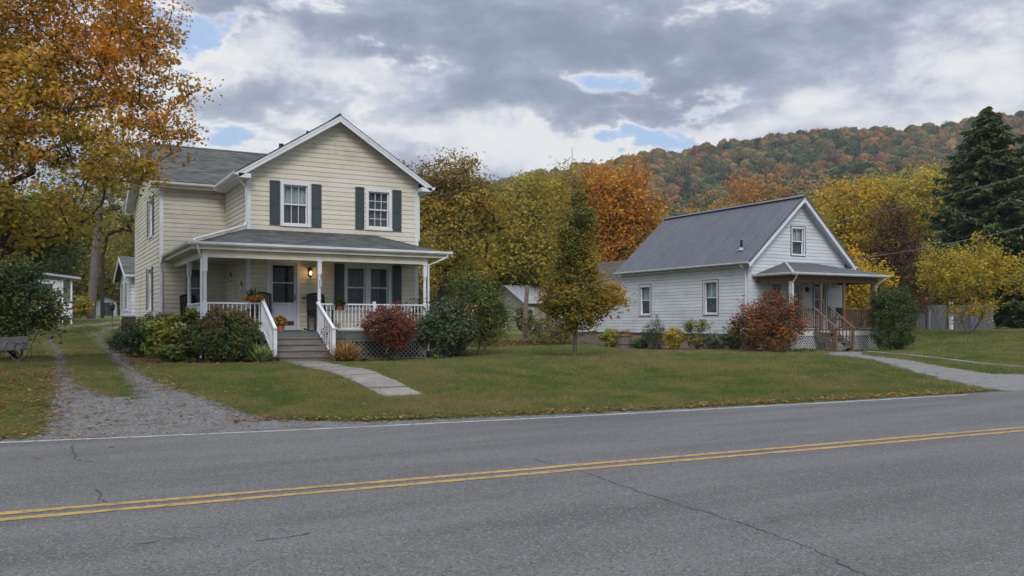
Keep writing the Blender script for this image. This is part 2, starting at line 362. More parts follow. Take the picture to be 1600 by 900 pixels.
# road
def asphalt_mat():
    m = bpy.data.materials.new('asphalt'); m.use_nodes = True; nt = m.node_tree; L = nt.links.new; p = nt.nodes['Principled BSDF']
    p.inputs['Roughness'].default_value = .82; p.inputs['Specular IOR Level'].default_value = .25
    g = nt.nodes.new('ShaderNodeNewGeometry')
    def mp(s): n = nt.nodes.new('ShaderNodeMapping'); L(g.outputs['Position'], n.inputs[0]); n.inputs[3].default_value = s; return n.outputs[0]
    def nz(v, s, d=6, r=.6):
        n = nt.nodes.new('ShaderNodeTexNoise'); L(v, n.inputs[0]); n.inputs['Scale'].default_value = s; n.inputs['Detail'].default_value = d; n.inputs['Roughness'].default_value = r; return n.outputs[0]
    def mr(x, a, b, c=0, d=1):
        n = nt.nodes.new('ShaderNodeMapRange'); L(x, n.inputs[0]); n.inputs[1].default_value = a; n.inputs[2].default_value = b; n.inputs[3].default_value = c; n.inputs[4].default_value = d; return n.outputs[0]
    def mx(f, a, b):
        n = nt.nodes.new('ShaderNodeMix'); n.data_type = 'RGBA'; L(f, n.inputs[0])
        for i, x in ((6, a), (7, b)):
            if isinstance(x, tuple): n.inputs[i].default_value = (*x, 1)
            else: L(x, n.inputs[i])
        return n.outputs[2]
    al = mp((.16, 1, 1))
    c = mx(mr(nz(al, 1.3), .35, .65), (.088, .085, .084), (.128, .125, .122))
    c = mx(mr(nz(al, .5, 3), .55, .72), c, (.068, .066, .066))
    vo = nt.nodes.new('ShaderNodeTexVoronoi'); L(g.outputs['Position'], vo.inputs[0]); vo.inputs['Scale'].default_value = 75
    vs = nt.nodes.new('ShaderNodeSeparateColor'); L(vo.outputs['Color'], vs.inputs[0])
    c = mx(mr(vs.outputs[0], .80, .97), c, (.19, .188, .185)); c = mx(mr(vs.outputs[1], .82, .97), c, (.052, .051, .050))
    c = mx(mr(nz(g.outputs['Position'], 34, 3, .8), .56, .74), c, (.175, .172, .17))
    # thin dashes of wear along the wheel tracks
    al2 = mp((.5, 5, 1)); c = mx(mr(nz(al2, 3.5, 2), .70, .76), c, (.05, .05, .055))
    L(c, p.inputs['Base Color'])
    b = nt.nodes.new('ShaderNodeBump'); b.inputs['Strength'].default_value = .55; b.inputs['Distance'].default_value = .012; L(nz(g.outputs['Position'], 90, 3, .7), b.inputs['Height']); L(b.outputs[0], p.inputs['Normal'])
    MATS['asphalt'] = m
asphalt_mat()
def strip(name, xs, lo, hi, z, m, ny=2, jag=0.0, kind='structure', parent=None):
    xs = np.asarray(xs, float); V = []; rng = np.random.default_rng(3)
    for j in range(ny):
        f = j/(ny-1); y = lo(xs)*(1-f)+hi(xs)*f+(.008*np.sin(xs*1.3+j)+.006*np.sin(xs*3.7+2*j))*(0 if jag else 1)
        if jag and j == ny-1: y = y+rng.normal(0, jag, len(xs))
        V.append(np.stack([xs, y, np.full_like(xs, z) if np.isscalar(z) else z(xs, y)], -1))
    V = np.concatenate(V); n = len(xs); i = np.arange(n-1)[None, :]+np.arange(ny-1)[:, None]*n
    F = np.stack([i, i+1, i+n+1, i+n], -1).reshape(-1, 4); return np_mesh(name, V, F, m, kind=kind, parent=parent)
rx = np.concatenate([np.linspace(-900, -30, 20), np.arange(-29, 60, .15), np.linspace(61, 1500, 20)])
Yc = lambda x: 7.85-.035*x
YeR = lambda x: np.where(x > 30, Ye(30.)-.035*(x-30), Ye(x))
strip('road', rx, lambda x: 2.1-.035*x-.2*np.sin(x*.2)*0, lambda x: np.maximum(YeR(x)+.16, Yc(x)+3), .0, 'asphalt', 2, .012)
rm = np.concatenate([np.linspace(-300, -30, 10), np.arange(-29, 60, .5), np.linspace(61, 600, 20)])
strip('yellow_line', rm, lambda x: Yc(x)+.065, lambda x: Yc(x)+.175, .004, 'yellow_line')
strip('yellow_line', rm, lambda x: Yc(x)-.185, lambda x: Yc(x)-.075, .004, 'yellow_line')
strip('edge_line', np.arange(-40, 17.6, .4), lambda x: Ye(x)-.055, lambda x: Ye(x)+.05, .004, 'white_line')
strip('edge_line', np.arange(19.6, 60, .5), lambda x: YeR(x)-.055, lambda x: YeR(x)+.05, .004, 'white_line')
def crack(pts, wd, seed):
    rng = random.Random(seed); P = []
    for (a, b) in zip(pts[:-1], pts[1:]):
        n = max(2, int(math.dist(a, b)/.05))
        for k in range(n):
            f = k/n; P.append((a[0]*(1-f)+b[0]*f+rng.gauss(0, .012), a[1]*(1-f)+b[1]*f+rng.gauss(0, .012)))
    mb = MB(); vs = []; fs = []
    for i, p in enumerate(P):
        q = P[min(i+1, len(P)-1)]; r_ = P[max(i-1, 0)]; dx, dy = q[0]-r_[0], q[1]-r_[1]; l = math.hypot(dx, dy) or 1; h = wd*rng.uniform(.25, 1.2)/2
        vs += [(p[0]-dy/l*h, p[1]+dx/l*h, .0035), (p[0]+dy/l*h, p[1]-dx/l*h, .0035)]
    fs = [(2*i, 2*i+1, 2*i+3, 2*i+2) for i in range(len(P)-1)]
    mb.add(vs, fs).build('road_crack', 'crack', kind='structure')
def rpt(px, py):
    u = (px-800)/FPX; t = -CZ/(-(py-HZ)/FPX); return ((sn+cs*u)*t, (cs-sn*u)*t)
crack([rpt(*p) for p in ((835, 718), (905, 735), (960, 755), (1000, 768), (1050, 785), (1110, 803), (1165, 820), (1215, 838), (1268, 857), (1300, 872), (1335, 893), (1360, 905))], .012, 1)
crack([rpt(*p) for p in ((112, 695), (118, 712), (120, 719), (150, 722))], .016, 2)
crack([rpt(*p) for p in ((152, 765), (158, 780), (178, 792))], .016, 3)
crack([rpt(*p) for p in ((400, 846), (460, 838), (500, 832))], .012, 4)
crack([rpt(*p) for p in ((210, 850), (265, 842), (330, 838))], .010, 5)

# gravel sheets with ragged edges
def gravel_mat(name, c1, c2, c3):
    m = bpy.data.materials.new(name); m.use_nodes = True; nt = m.node_tree; L = nt.links.new; p = nt.nodes['Principled BSDF']
    p.inputs['Roughness'].default_value = .95; p.inputs['Specular IOR Level'].default_value = .15
    g = nt.nodes.new('ShaderNodeNewGeometry')
    vo = nt.nodes.new('ShaderNodeTexVoronoi'); L(g.outputs['Position'], vo.inputs[0]); vo.inputs['Scale'].default_value = 48
    n = nt.nodes.new('ShaderNodeTexNoise'); L(g.outputs['Position'], n.inputs[0]); n.inputs['Scale'].default_value = 2.2; n.inputs['Detail'].default_value = 8; n.inputs['Roughness'].default_value = .7
    cr = nt.nodes.new('ShaderNodeValToRGB'); sc_ = nt.nodes.new('ShaderNodeSeparateColor'); L(vo.outputs['Color'], sc_.inputs[0]); L(sc_.outputs[0], cr.inputs[0])
    cr.color_ramp.elements[0].color = (*c1, 1); cr.color_ramp.elements[1].color = (*c2, 1)
    mr = nt.nodes.new('ShaderNodeMapRange'); L(n.outputs[0], mr.inputs[0]); mr.inputs[1].default_value = .5; mr.inputs[2].default_value = .68
    mx = nt.nodes.new('ShaderNodeMix'); mx.data_type = 'RGBA'; L(mr.outputs[0], mx.inputs[0]); L(cr.outputs[0], mx.inputs[6]); mx.inputs[7].default_value = (*c3, 1)
    L(mx.outputs[2], p.inputs['Base Color'])
    b = nt.nodes.new('ShaderNodeBump'); b.inputs['Strength'].default_value = .8; b.inputs['Distance'].default_value = .02; L(vo.outputs['Distance'], b.inputs['Height']); L(b.outputs[0], p.inputs['Normal'])
    a = nt.nodes.new('ShaderNodeAttribute'); a.attribute_name = 'edge'
    n2 = nt.nodes.new('ShaderNodeTexNoise'); L(g.outputs['Position'], n2.inputs[0]); n2.inputs['Scale'].default_value = 3.5; n2.inputs['Detail'].default_value = 8; n2.inputs['Roughness'].default_value = .75
    m2 = nt.nodes.new('ShaderNodeMapRange'); L(n2.outputs[0], m2.inputs[0]); m2.inputs[1].default_value = .3; m2.inputs[2].default_value = .7; m2.inputs[3].default_value = -.55; m2.inputs[4].default_value = .5
    ad = nt.nodes.new('ShaderNodeMath'); ad.operation = 'ADD'; L(a.outputs['Fac'], ad.inputs[0]); L(m2.outputs[0], ad.inputs[1])
    gt = nt.nodes.new('ShaderNodeMapRange'); L(ad.outputs[0], gt.inputs[0]); gt.inputs[1].default_value = -.02; gt.inputs[2].default_value = .05
    tr = nt.nodes.new('ShaderNodeBsdfTransparent'); ms = nt.nodes.new('ShaderNodeMixShader'); L(gt.outputs[0], ms.inputs[0]); L(tr.outputs[0], ms.inputs[1]); L(p.outputs[0], ms.inputs[2]); L(ms.outputs[0], nt.nodes['Material Output'].inputs[0])
    MATS[name] = m
gravel_mat('gravel', (.105, .103, .10), (.215, .21, .205), (.095, .085, .065))
gravel_mat('fine_gravel', (.165, .162, .16), (.235, .23, .225), (.15, .142, .128))
gravel_mat('bare_dirt', (.11, .09, .06), (.17, .14, .09), (.13, .115, .06))
def sdist(polys, X, Y):
    """signed distance (m), positive inside the union of polygons"""
    X = X.ravel(); Y = Y.ravel(); best = np.full(len(X), -1e9)
    for poly in polys:
        P = np.array(poly); d = np.full(len(X), 1e9); ins = np.zeros(len(X), bool)
        for a, b in zip(P, np.roll(P, -1, 0)):
            ab = b-a; t = np.clip(((X-a[0])*ab[0]+(Y-a[1])*ab[1])/(ab@ab), 0, 1); d = np.minimum(d, np.hypot(X-a[0]-t*ab[0], Y-a[1]-t*ab[1]))
            c = (a[1] > Y) != (b[1] > Y)
            with np.errstate(divide='ignore', invalid='ignore'): ins ^= c & (X < (b[0]-a[0])*(Y-a[1])/(b[1]-a[1])+a[0])
        best = np.maximum(best, np.where(ins, d, -d))
    return best
def sheet(name, polys, x0, x1, y0, y1, res, lift, m, fade=0.0):
    xs = np.arange(x0, x1, res); ys = np.arange(y0, y1, res*1.5); V, F = grid(xs, ys, lambda a, b: gz(a, b)+lift)
    e = sdist(polys, V[:, 0], V[:, 1]); keep = e[F].max(1) > -.45; F = F[keep]
    used = np.unique(F); remap = np.full(len(V), -1); remap[used] = np.arange(len(used)); V = V[used]; F = remap[F]; e = e[used]; e = e-fade*S(27, 40, V[:, 1])
    return np_mesh(name, V, F, m, attrs={'edge': ('FLOAT', e)}, kind='structure')
exs = np.arange(-6, 19.4, .5)
def lawn_edge(x): return float(Ye(x))+np.interp(x, [-6, -.5, 3.4, 4.5, 6, 9.4, 14, 19.4], [.45, .5, 1.45, .8, .72, .45, .35, .42])
shoulder = [(x, float(Ye(x))-.05) for x in exs]+[(x, lawn_edge(x)) for x in exs[::-1]]
apron = [(-.02, 12.7), (-.02, 13.4), (.1, 14.8), (.18, 16), (.3, 17.9), (.85, 18.8), (1.1, 17.2), (1.5, 16.6), (1.64, 18.2), (2.2, 19.5), (2.35, 18), (2.78, 16.2), (3.02, 14.7), (3.5, 13.3), (3.6, 12.3)]
track_l = [(.25, 17), (.3, 20.7), (.46, 27), (.55, 38), (.38, 46), (1.0, 52), (2.4, 57.5), (5, 61.5), (9, 64), (9, 65.5), (4.5, 63), (2.0, 59.5), (.9, 55), (1.25, 50), (1.0, 46), (1.15, 38), (.95, 29), (.78, 20.6), (.95, 17.2)]
track_r = [(1.6, 17), (1.6, 20), (1.8, 23.5), (2.0, 27), (2.15, 32), (2.35, 38), (2.45, 45), (2.5, 50), (3.6, 56.5), (5.5, 59.5), (5.9, 58.4), (4.2, 55), (3.2, 49.5), (3.1, 44), (2.95, 37), (2.7, 31), (2.42, 25), (2.25, 20.5), (2.4, 17)]
drive2 = [(28.0, 24.4), (26.2, 23.3), (23.9, 21.0), (22.5, 18.5), (21.5, 16.6), (20.6, 14.9), (19.8, 13.6), (19.0, 12.3), (19.0, 11.5), (44, 10.6), (44, 13.3), (24.8, 14.2), (23.1, 14.9), (23.5, 17.2), (24.3, 18.9), (25.9, 21.2), (27.8, 22.8), (30, 24.4)]
sheet('driveway', [apron, track_l, track_r], -.6, 9.5, 12.2, 66, .12, .008, 'gravel', .24)
sheet('road_shoulder', [shoulder], -6, 19.5, 11, 14.6, .1, .006, 'gravel')
sheet('gravel_driveway', [drive2], 18.4, 44.2, 10.2, 24.9, .14, .01, 'fine_gravel')
bed = [(-.2, 24), (3.0, 23.6)]
beds = [[(2.2, 30), (2.6, 26.4), (3.6, 24.6), (6.0, 24.0), (6.0, 25.6), (4.3, 26.4), (3.8, 31), (3.6, 40), (2.6, 40), (2.3, 35)], [(7.6, 25.6), (7.6, 24.4), (9, 24.6), (12.5, 25.6), (14.8, 27.4), (14.8, 29.5), (12, 29), (11.5, 26.4)],
        [(21.6, 34.5), (22.4, 29.5), (23.6, 27.2), (24.8, 25.2), (27.5, 24.9), (27.5, 25.4), (26.4, 27.5), (26.4, 36.6)]]
def dirt_sheet(): 
    for i, b in enumerate(beds):
        P = np.array(b); sheet('flower_bed', [b], P[:, 0].min()-.5, P[:, 0].max()+.5, P[:, 1].min()-.5, P[:, 1].max()+.5, .15, .005, 'bed_soil')
gravel_mat('bed_soil', (.07, .05, .035), (.13, .085, .055), (.09, .075, .03))
dirt_sheet()

# front walk: slabs laid one by one
walk = bpy.data.objects.new('walkway', None); C.objects.link(walk); walk['kind'] = 'structure'
nsl = 9
for i in range(nsl):
    f0, f1 = i/nsl, (i+1)/nsl
    def edge(f): y = 24.9+(15.6-24.9)*f; return (6.22+(5.80-6.22)*f, 7.30+(6.60-7.30)*f, y)
    a0, b0, y0 = edge(f0); a1, b1, y1 = edge(f1); y0 -= .028; y1 += .028; t = random.uniform(-.012, .016)
    mb = MB(); top = lambda x, y: gzf(x, y)+.035+t
    mb.hexa([(a1, y1, gzf(a1, y1)-.1), (b1, y1, gzf(b1, y1)-.1), (b0, y0, gzf(b0, y0)-.1), (a0, y0, gzf(a0, y0)-.1), (a1, y1, top(a1, y1)), (b1, y1, top(b1, y1)), (b0, y0, top(b0, y0)), (a0, y0, top(a0, y0))])
    mb.build('slab', 'concrete', walk)
kerb = bpy.data.objects.new('path_edging', None); C.objects.link(kerb); kerb['kind'] = 'structure'
kp = [(27.6, 22.6), (26.4, 20.6), (25.7, 18.6), (25.5, 16.8), (26.2, 15.3), (28, 14.6), (33, 14.2)]
for a, b in zip(kp[:-1], kp[1:]):
    n = max(1, round(math.dist(a, b)/1.2))
    for k in range(n):
        p = [a[j]+(b[j]-a[j])*(k/n+.01) for j in (0, 1)]; q = [a[j]+(b[j]-a[j])*((k+1)/n-.01) for j in (0, 1)]
        MB().bar((*p, gzf(*p)+.02), (*q, gzf(*q)+.02), .22, .10).build('kerbstone', 'concrete', kerb)

# ------------------------------------------------------------------ walls, siding, windows, roofs
class Wall:
    """a vertical wall plane: a runs along u, o points outward, z is height"""
    def __init__(s, p, u, n): s.p = Vector((p[0], p[1], 0)); s.u = Vector((*u, 0)); s.n = Vector((*n, 0))
    def pt(s, a, o, z): v = s.p+s.u*a+s.n*o; return (v.x, v.y, z)
    def box(s, mb, a0, a1, o0, o1, z0, z1):
        return mb.hexa([s.pt(a0, o0, z0), s.pt(a1, o0, z0), s.pt(a1, o1, z0), s.pt(a0, o1, z0), s.pt(a0, o0, z1), s.pt(a1, o0, z1), s.pt(a1, o1, z1), s.pt(a0, o1, z1)])
def subtract(iv, cuts):
    for c0, c1 in cuts:
        out = []
        for a, b in iv:
            if c1 <= a or c0 >= b: out.append((a, b)); continue
            if c0 > a: out.append((a, c0))
            if c1 < b: out.append((c1, b))
        iv = out
    return iv
def side_wall(house, W, L, z0, z1, h, m, openings=(), gable=None, joined=False, label=None):
    """gable(z) -> (a0, a1) above the eave; every lap board is a piece of its own unless joined"""
    core = MB(); segs = []
    z = z0
    while z < z1-.01:
        zt = min(z+h, z1); g0 = gable(z) if gable else (0, L); g1 = gable(zt) if gable else (0, L)
        cuts = [(a, b) for a, b, c, d in openings if min(zt, d)-max(z, c) > .35*(zt-z)]
        for a, b in subtract([(min(g0[0], g1[0]), max(g0[1], g1[1]))], cuts):
            sa = g1[0]-g0[0] if a == min(g0[0], g1[0]) else 0; sb = g1[1]-g0[1] if b == max(g0[1], g1[1]) else 0
            if b+min(sb, 0)-a < .03: 
                if b-a < .05: continue
            segs.append((a, b, a+max(sa, 0), max(b+min(sb, 0), a+max(sa, 0)+.01), z, zt))
        z = zt
    for a, b, c, d, z, zt in segs: core.add([W.pt(a, -.004, z), W.pt(b, -.004, z), W.pt(d, -.004, zt), W.pt(c, -.004, zt)], [(0, 1, 2, 3)])
    wall = core.build('wall', m, house)
    if label: wall['label'] = label
    J = MB()
    for a, b, c, d, z, zt in segs:
        mb = J if joined else MB()
        g = zt-z; prof = [(0, 0), (.030, .001), (.028, max(g-.034, .004)), (.008, max(g-.017, .006)), (.006, g)]; vs = []
        for o_, dz in prof: f = dz/g; vs += [W.pt(a+(c-a)*f, o_, z+dz), W.pt(b+(d-b)*f, o_, z+dz)]
        n_ = len(prof); mb.add(vs, [(2*i, 2*i+1, 2*i+3, 2*i+2) for i in range(n_-1)]+[tuple(2*i for i in range(n_)), tuple(2*i+1 for i in range(n_-1, -1, -1))])
        if not joined: mb.build('siding_board', m, wall)
    if joined: J.build('siding_board', m, wall, kind='stuff')
    return wall
def window(house, W, a0, a1, z0, z1, top=(1, 1), bot=(1, 1), tm='white_trim', cur='curtain_white', tw=.09, label=None, outer=None, low_cur=None, sill=True):
    f = MB()
    for b in ((a0-tw, a0, z0-.02, z1), (a1, a1+tw, z0-.02, z1), (a0-tw, a1+tw, z1, z1+tw*1.15)): W.box(f, b[0], b[1], -.13, .045, b[2], b[3])
    W.box(f, a0-tw-.02, a1+tw+.02, -.13, .075, z0-tw*.9-.02, z0-.02)
    fr = f.build('window', tm, house)
    if label: fr['label'] = label
    if outer:
        g = MB(); e = .055
        for b in ((a0-tw-e, a0-tw-.002, z0-tw-e, z1+tw+e), (a1+tw+.002, a1+tw+e, z0-tw-e, z1+tw+e), (a0-tw-.002, a1+tw+.002, z1+tw*1.15+.002, z1+tw+e), (a0-tw-.002, a1+tw+.002, z0-tw-e, z0-tw-.022)): W.box(g, b[0], b[1], 0, .04, b[2], b[3])
        g.build('casing', outer, fr)
    zm = (z0+z1)/2
    for (s0, s1, oo, mun) in ((zm-.02, z1, -.03, top), (z0-.02, zm+.02, -.065, bot)):
        s = MB(); q = .042
        W.box(s, a0, a0+q, oo-.03, oo, s0, s1); W.box(s, a1-q, a1, oo-.03, oo, s0, s1); W.box(s, a0+q, a1-q, oo-.03, oo, s0, s0+q); W.box(s, a0+q, a1-q, oo-.03, oo, s1-q, s1)
        s.build('sash', 'white_trim', fr)
        nx, nz_ = mun
        for i in range(nx):
            for j in range(nz_):
                w0 = a0+q+(a1-a0-2*q)*i/nx; w1 = a0+q+(a1-a0-2*q)*(i+1)/nx; y0 = s0+q+(s1-s0-2*q)*j/nz_; y1 = s0+q+(s1-s0-2*q)*(j+1)/nz_
                W.box(MB(), 0, 1, 0, 1, 0, 1); g = MB(); W.box(g, w0+.001, w1-.001, oo-.018, oo-.014, y0+.001, y1-.001); g.build('pane', 'glass', fr)
        if nx*nz_ > 1:
            g = MB()
            for i in range(1, nx): c = a0+q+(a1-a0-2*q)*i/nx; W.box(g, c-.009, c+.009, oo-.024, oo-.004, s0+q, s1-q)
            for j in range(1, nz_): c = s0+q+(s1-s0-2*q)*j/nz_; W.box(g, a0+q, a1-q, oo-.022, oo-.006, c-.009, c+.009)
            g.build('muntin', 'white_trim', fr)
    if cur:
        for (c0, c1, cm) in ((zm, z1, cur), (z0, zm, low_cur or cur)):
            n = 36; vs = []
            for k in range(n+1):
                a = a0+(a1-a0)*k/n; o_ = -.16-.018*math.sin(k*1.35+math.sin(k*.5)); vs += [W.pt(a, o_, c0), W.pt(a, o_, c1)]
            MB().add(vs, [(2*k, 2*k+2, 2*k+3, 2*k+1) for k in range(n)]).build('curtain', cm, fr)
    return fr
def shutter(house, W, a0, a1, z0, z1, m='shutter_green'):
    s = MB(); W.box(s, a0, a1, .022, .04, z0, z1); q = .05; zm = z0+(z1-z0)*.46
    for b in ((a0, a0+q, z0, z1), (a1-q, a1, z0, z1), (a0+q, a1-q, z0, z0+q), (a0+q, a1-q, z1-q, z1), (a0+q, a1-q, zm-q/2, zm+q/2)): W.box(s, b[0], b[1], .04, .056, b[2], b[3])
    sh = s.build('shutter', m, house)
    for (c0, c1) in ((z0+q, zm-q/2), (zm+q/2, z1-q)): g = MB(); W.box(g, a0+q+.02, a1-q-.02, .041, .05, c0+.02, c1-.02); g.build('panel', m, sh)
def roof_plane(house, e0, e1, r1, r0, n_courses, m, thick=.05, panel=None, label=None, name='roof'):
    """quad from the eave (e0-e1) up to the ridge (r0-r1); shingle courses, or metal sheets when panel is their width"""
    e0, e1, r0, r1 = map(Vector, (e0, e1, r0, r1)); nrm = (e1-e0).cross(((r0+r1)/2-(e0+e1)/2)).normalized()
    if nrm.z < 0: nrm = -nrm
    base = MB().prism([e0, e1, r1, r0] if (r1-r0).length > .01 else [e0, e1, r0], -nrm*thick).build(name, m, house)
    if label: base['label'] = label
    if panel:
        L = (e1-e0).length; n = max(1, round(L/panel)); ribs = 4
        for i in range(n):
            g = MB(); P = lambda s_, t, hgt: (e0.lerp(e1, s_)).lerp(r0.lerp(r1, s_), t)+nrm*hgt
            s0, s1 = i/n, (i+1)/n; nseg = []
            for k in range(ribs):
                c = s0+(s1-s0)*(k+.5)/ribs; d = .018/L
                nseg += [(c-2.2*d, .006), (c-d*1.2, .036), (c+d*1.2, .036), (c+2.2*d, .006)]
            prof = [(s0+.0005, .006)]+nseg+[(s1-.0005, .006)]; vs = []
            for s_, hgt in prof: vs += [P(s_, -.006, hgt), P(s_, 1.0, hgt)]
            g.add(vs, [(2*k, 2*k+2, 2*k+3, 2*k+1) for k in range(len(prof)-1)]); g.build('roof_panel', m, base)
    else:
        g = MB(); n = n_courses
        for i in range(n):
            t0, t1 = i/n, (i+1)/n; a, b = e0.lerp(r0, t0), e1.lerp(r1, t0); c, d = e1.lerp(r1, t1), e0.lerp(r0, t1)
            g.add([a+nrm*.002, b+nrm*.002, b+nrm*.016, a+nrm*.016, c+nrm*.004, d+nrm*.004], [(0, 1, 2, 3), (3, 2, 4, 5)])
        g.build('shingles', m, base, kind='stuff')
    return base
def gutter(house, a, b, out, m='white_trim', name='gutter', sz=.11):
    a, b, out = Vector(a), Vector(b), Vector(out).normalized(); z = Vector((0, 0, 1)); s = sz/.11
    prof = [(0, 0), (.075*s, 0), (.12*s, .045*s), (.125*s, .11*s), (.112*s, .11*s), (.105*s, .055*s), (.07*s, .012*s), (.008, .012), (.008, .11*s), (0, .11*s)]
    MB().prism([a+out*p+z*(q-.11*s) for p, q in prof], b-a).build(name, m, house)
def pipe(house, pts, m='white_trim', r=.035, name='downspout'): MB().tube(pts, r, 6).build(name, m, house)

# ================================================================== the cream house
g0 = .34
H1 = thing('cream_house', 'two-storey cream clapboard house with dark green shutters, grey shingle roof and white front porch', 'house', (6.0, 30.0, .37))
XL, XI, XR = 3.87, 6.03, 11.86; YF, YW, YB = 28.6, 32.23, 40.48
EZ = 6.42; RX = (XI+XR)/2; APZ = 8.28
WF = Wall((XI, YF), (1, 0), (0, -1)); WR = Wall((XI, YW), (0, -1), (-1, 0)); WW = Wall((XL, YW), (1, 0), (0, -1)); WL = Wall((XL, YB), (0, -1), (-1, 0)); WE = Wall((XR, YF), (0, 1), (1, 0)); WB = Wall((XL, YB), (1, 0), (0, 1))
LF = XR-XI
def gab(z): f = max(0, (z-EZ)/(APZ-EZ)); return (LF/2*f, LF-LF/2*f)
gx = lambda x: x-XI
opF = [(gx(7.17), gx(7.96), 4.76, 6.02), (gx(10.06), gx(10.80), 4.78, 6.0), (gx(6.74), gx(7.60), 1.30, 3.45), (gx(9.31), gx(9.95), 2.02, 3.40), (gx(10.13), gx(10.78), 2.02, 3.40)]
side_wall(H1, WF, LF, 1.10, APZ-.02, .155, 'cream_siding', opF, gab)
side_wall(H1, WR, YW-YF, 1.10, EZ, .155, 'cream_siding')
opW = [(gx(4.70)+XI-XL, gx(5.28)+XI-XL, 2.02, 3.42)]
side_wall(H1, WW, XI-XL, 1.10, EZ, .155, 'cream_siding', opW)
opL = [(YB-36.05, YB-35.25, 4.75, 6.05), (YB-36.3, YB-35.5, 2.02, 3.45)]
RY = (YW+YB)/2
def gabL(z): f = max(0, (z-EZ)/(APZ-EZ)); return ((YB-YW)/2*f, (YB-YW)-(YB-YW)/2*f)
opL = [(YB-35.25, YB-34.30, 4.75, 6.05), (YB-35.55, YB-34.55, 2.02, 3.50)]
side_wall(H1, WL, YB-YW, 1.0, APZ-.02, .155, 'cream_siding', opL, gabL, joined=True)
side_wall(H1, WE, YB-YF, 1.10, EZ, .155, 'cream_siding', joined=True)
side_wall(H1, WB, XR-XL, 1.10, EZ, .155, 'cream_siding', joined=True)
MB().prism([(XR, YW, EZ), (XR, YB, EZ), (XR, RY, APZ)], (-.02, 0, 0)).build('wall', 'cream_siding', H1)
mb = MB()
for a, b, c, d in ((XI+.03, XR-.03, YF+.03, YF+.25), (XL+.03, XI, YW+.03, YW+.25), (XL+.03, XL+.25, YW+.25, YB), (XR-.25, XR-.03, YF+.25, YB-.03), (XI+.03, XI+.25, YF+.25, YW)): mb.box(a, b, c, d, gzf(a, c)-.3, 1.12)
mb.build('foundation', 'foundation', H1)
# corner boards
for (x, y, sx, sy, zt) in ((XI, YF, -1, -1, EZ), (XR, YF, 1, -1, EZ), (XL, YW, -1, -1, EZ), (XL, YB, -1, 1, EZ)):
    m_ = MB(); m_.box(min(x+sx*.03, x-sx*.09), max(x+sx*.03, x-sx*.09), min(y, y+sy*.032), max(y, y+sy*.032), 1.06, zt); m_.box(min(x, x+sx*.03), max(x, x+sx*.03), min(y, y-sy*.09), max(y, y-sy*.09), 1.06, zt-.003)
    m_.build('corner_board', 'white_trim', H1)
# windows
window(H1, WF, *opF[0], top=(3, 1), bot=(3, 1), cur='curtain_white', low_cur='curtain_grey', label='upper window with pale curtains behind its top sash')
window(H1, WF, *opF[1], top=(3, 2), bot=(3, 2), cur='curtain_grey', label='upper window with dark grid of small panes')
window(H1, WF, *opF[3], top=(1, 1), bot=(1, 1), cur='curtain_grey', tw=.075); window(H1, WF, *opF[4], top=(1, 1), bot=(1, 1), cur='curtain_grey', tw=.075)
m_ = MB(); WF.box(m_, opF[3][0]-.16, opF[4][1]+.16, .024, .05, 3.49, 3.58); WF.box(m_, opF[3][1]+.077, opF[4][0]-.077, .024, .05, 1.95, 3.485); m_.build('window_surround', 'white_trim', H1)
window(H1, WW, *opW[0], cur='curtain_grey', tm='cream_trim')
window(H1, WL, *opL[0], cur='curtain_grey'); window(H1, WL, *opL[1], cur='curtain_grey')
for a, b, z0, z1 in ((6.72, 7.05, 4.68, 6.12), (8.09, 8.42, 4.67, 6.10), (9.59, 9.90, 4.68, 6.12), (10.92, 11.25, 4.68, 6.11), (8.86, 9.19, 1.95, 3.50), (10.92, 11.25, 1.95, 3.50)): shutter(H1, WF, gx(a), gx(b), z0, z1)
for (a, b, c, d) in opL:
    shutter(H1, WL, a-.48, a-.13, c-.05, d+.06); shutter(H1, WL, b+.13, b+.48, c-.05, d+.06)
# front door: storm door over the panelled door
a0, a1, z0, z1 = opF[2]
m_ = MB(); WF.box(m_, a0-.10, a0, -.1, .05, z0-.02, z1+.0); WF.box(m_, a1, a1+.10, -.1, .05, z0-.02, z1); WF.box(m_, a0-.12, a1+.12, -.1, .06, z1, z1+.11); m_.build('door_frame', 'white_trim', H1)
m_ = MB(); WF.box(m_, a0-.16, a1+.16, -.1, .16, z0-.09, z0-.02); m_.build('doorstep', 'deck_paint', H1)
dr = MB(); q = .085; zl = z0+.82
for b in ((a0, a0+q, z0-.02, z1), (a1-q, a1, z0-.02, z1), (a0+q, a1-q, z1-.07, z1), (a0+q, a1-q, z0-.02, z0+.12), (a0+q, a1-q, zl, zl+.05)): WF.box(dr, b[0], b[1], -.03, .01, b[2], b[3])
WF.box(dr, a0+q, a1-q, -.03, -.008, z0+.12, zl)
dr = dr.build('storm_door', 'door_white', H1)
for i in range(3):
    m_ = MB(); w0 = a0+q+.02+(a1-a0-2*q-.02)*i/3; WF.box(m_, w0, w0+(a1-a0-2*q)/3-.03, -.01, .002, z0+.32, zl-.03); m_.build('panel', 'door_white', dr)
m_ = MB(); WF.box(m_, a0+q, a1-q, -.02, .006, z0+.13, z0+.27); m_.build('kick_plate', 'mat_brown', dr)
zc = (zl+.05+z1-.07)/2+.04
for c0, c1 in ((zl+.05, zc-.012), (zc+.012, z1-.07)): m_ = MB(); WF.box(m_, a0+q, a1-q, -.02, -.014, c0, c1); m_.build('pane', 'glass', dr)
m_ = MB(); WF.box(m_, a0+q, a1-q, -.026, .004, zc-.012, zc+.012); m_.build('crossbar', 'door_white', dr)
m_ = MB(); WF.box(m_, a1-.07, a1-.04, .01, .05, z0+.95, z0+1.12); m_.build('handle', 'black_metal', dr)
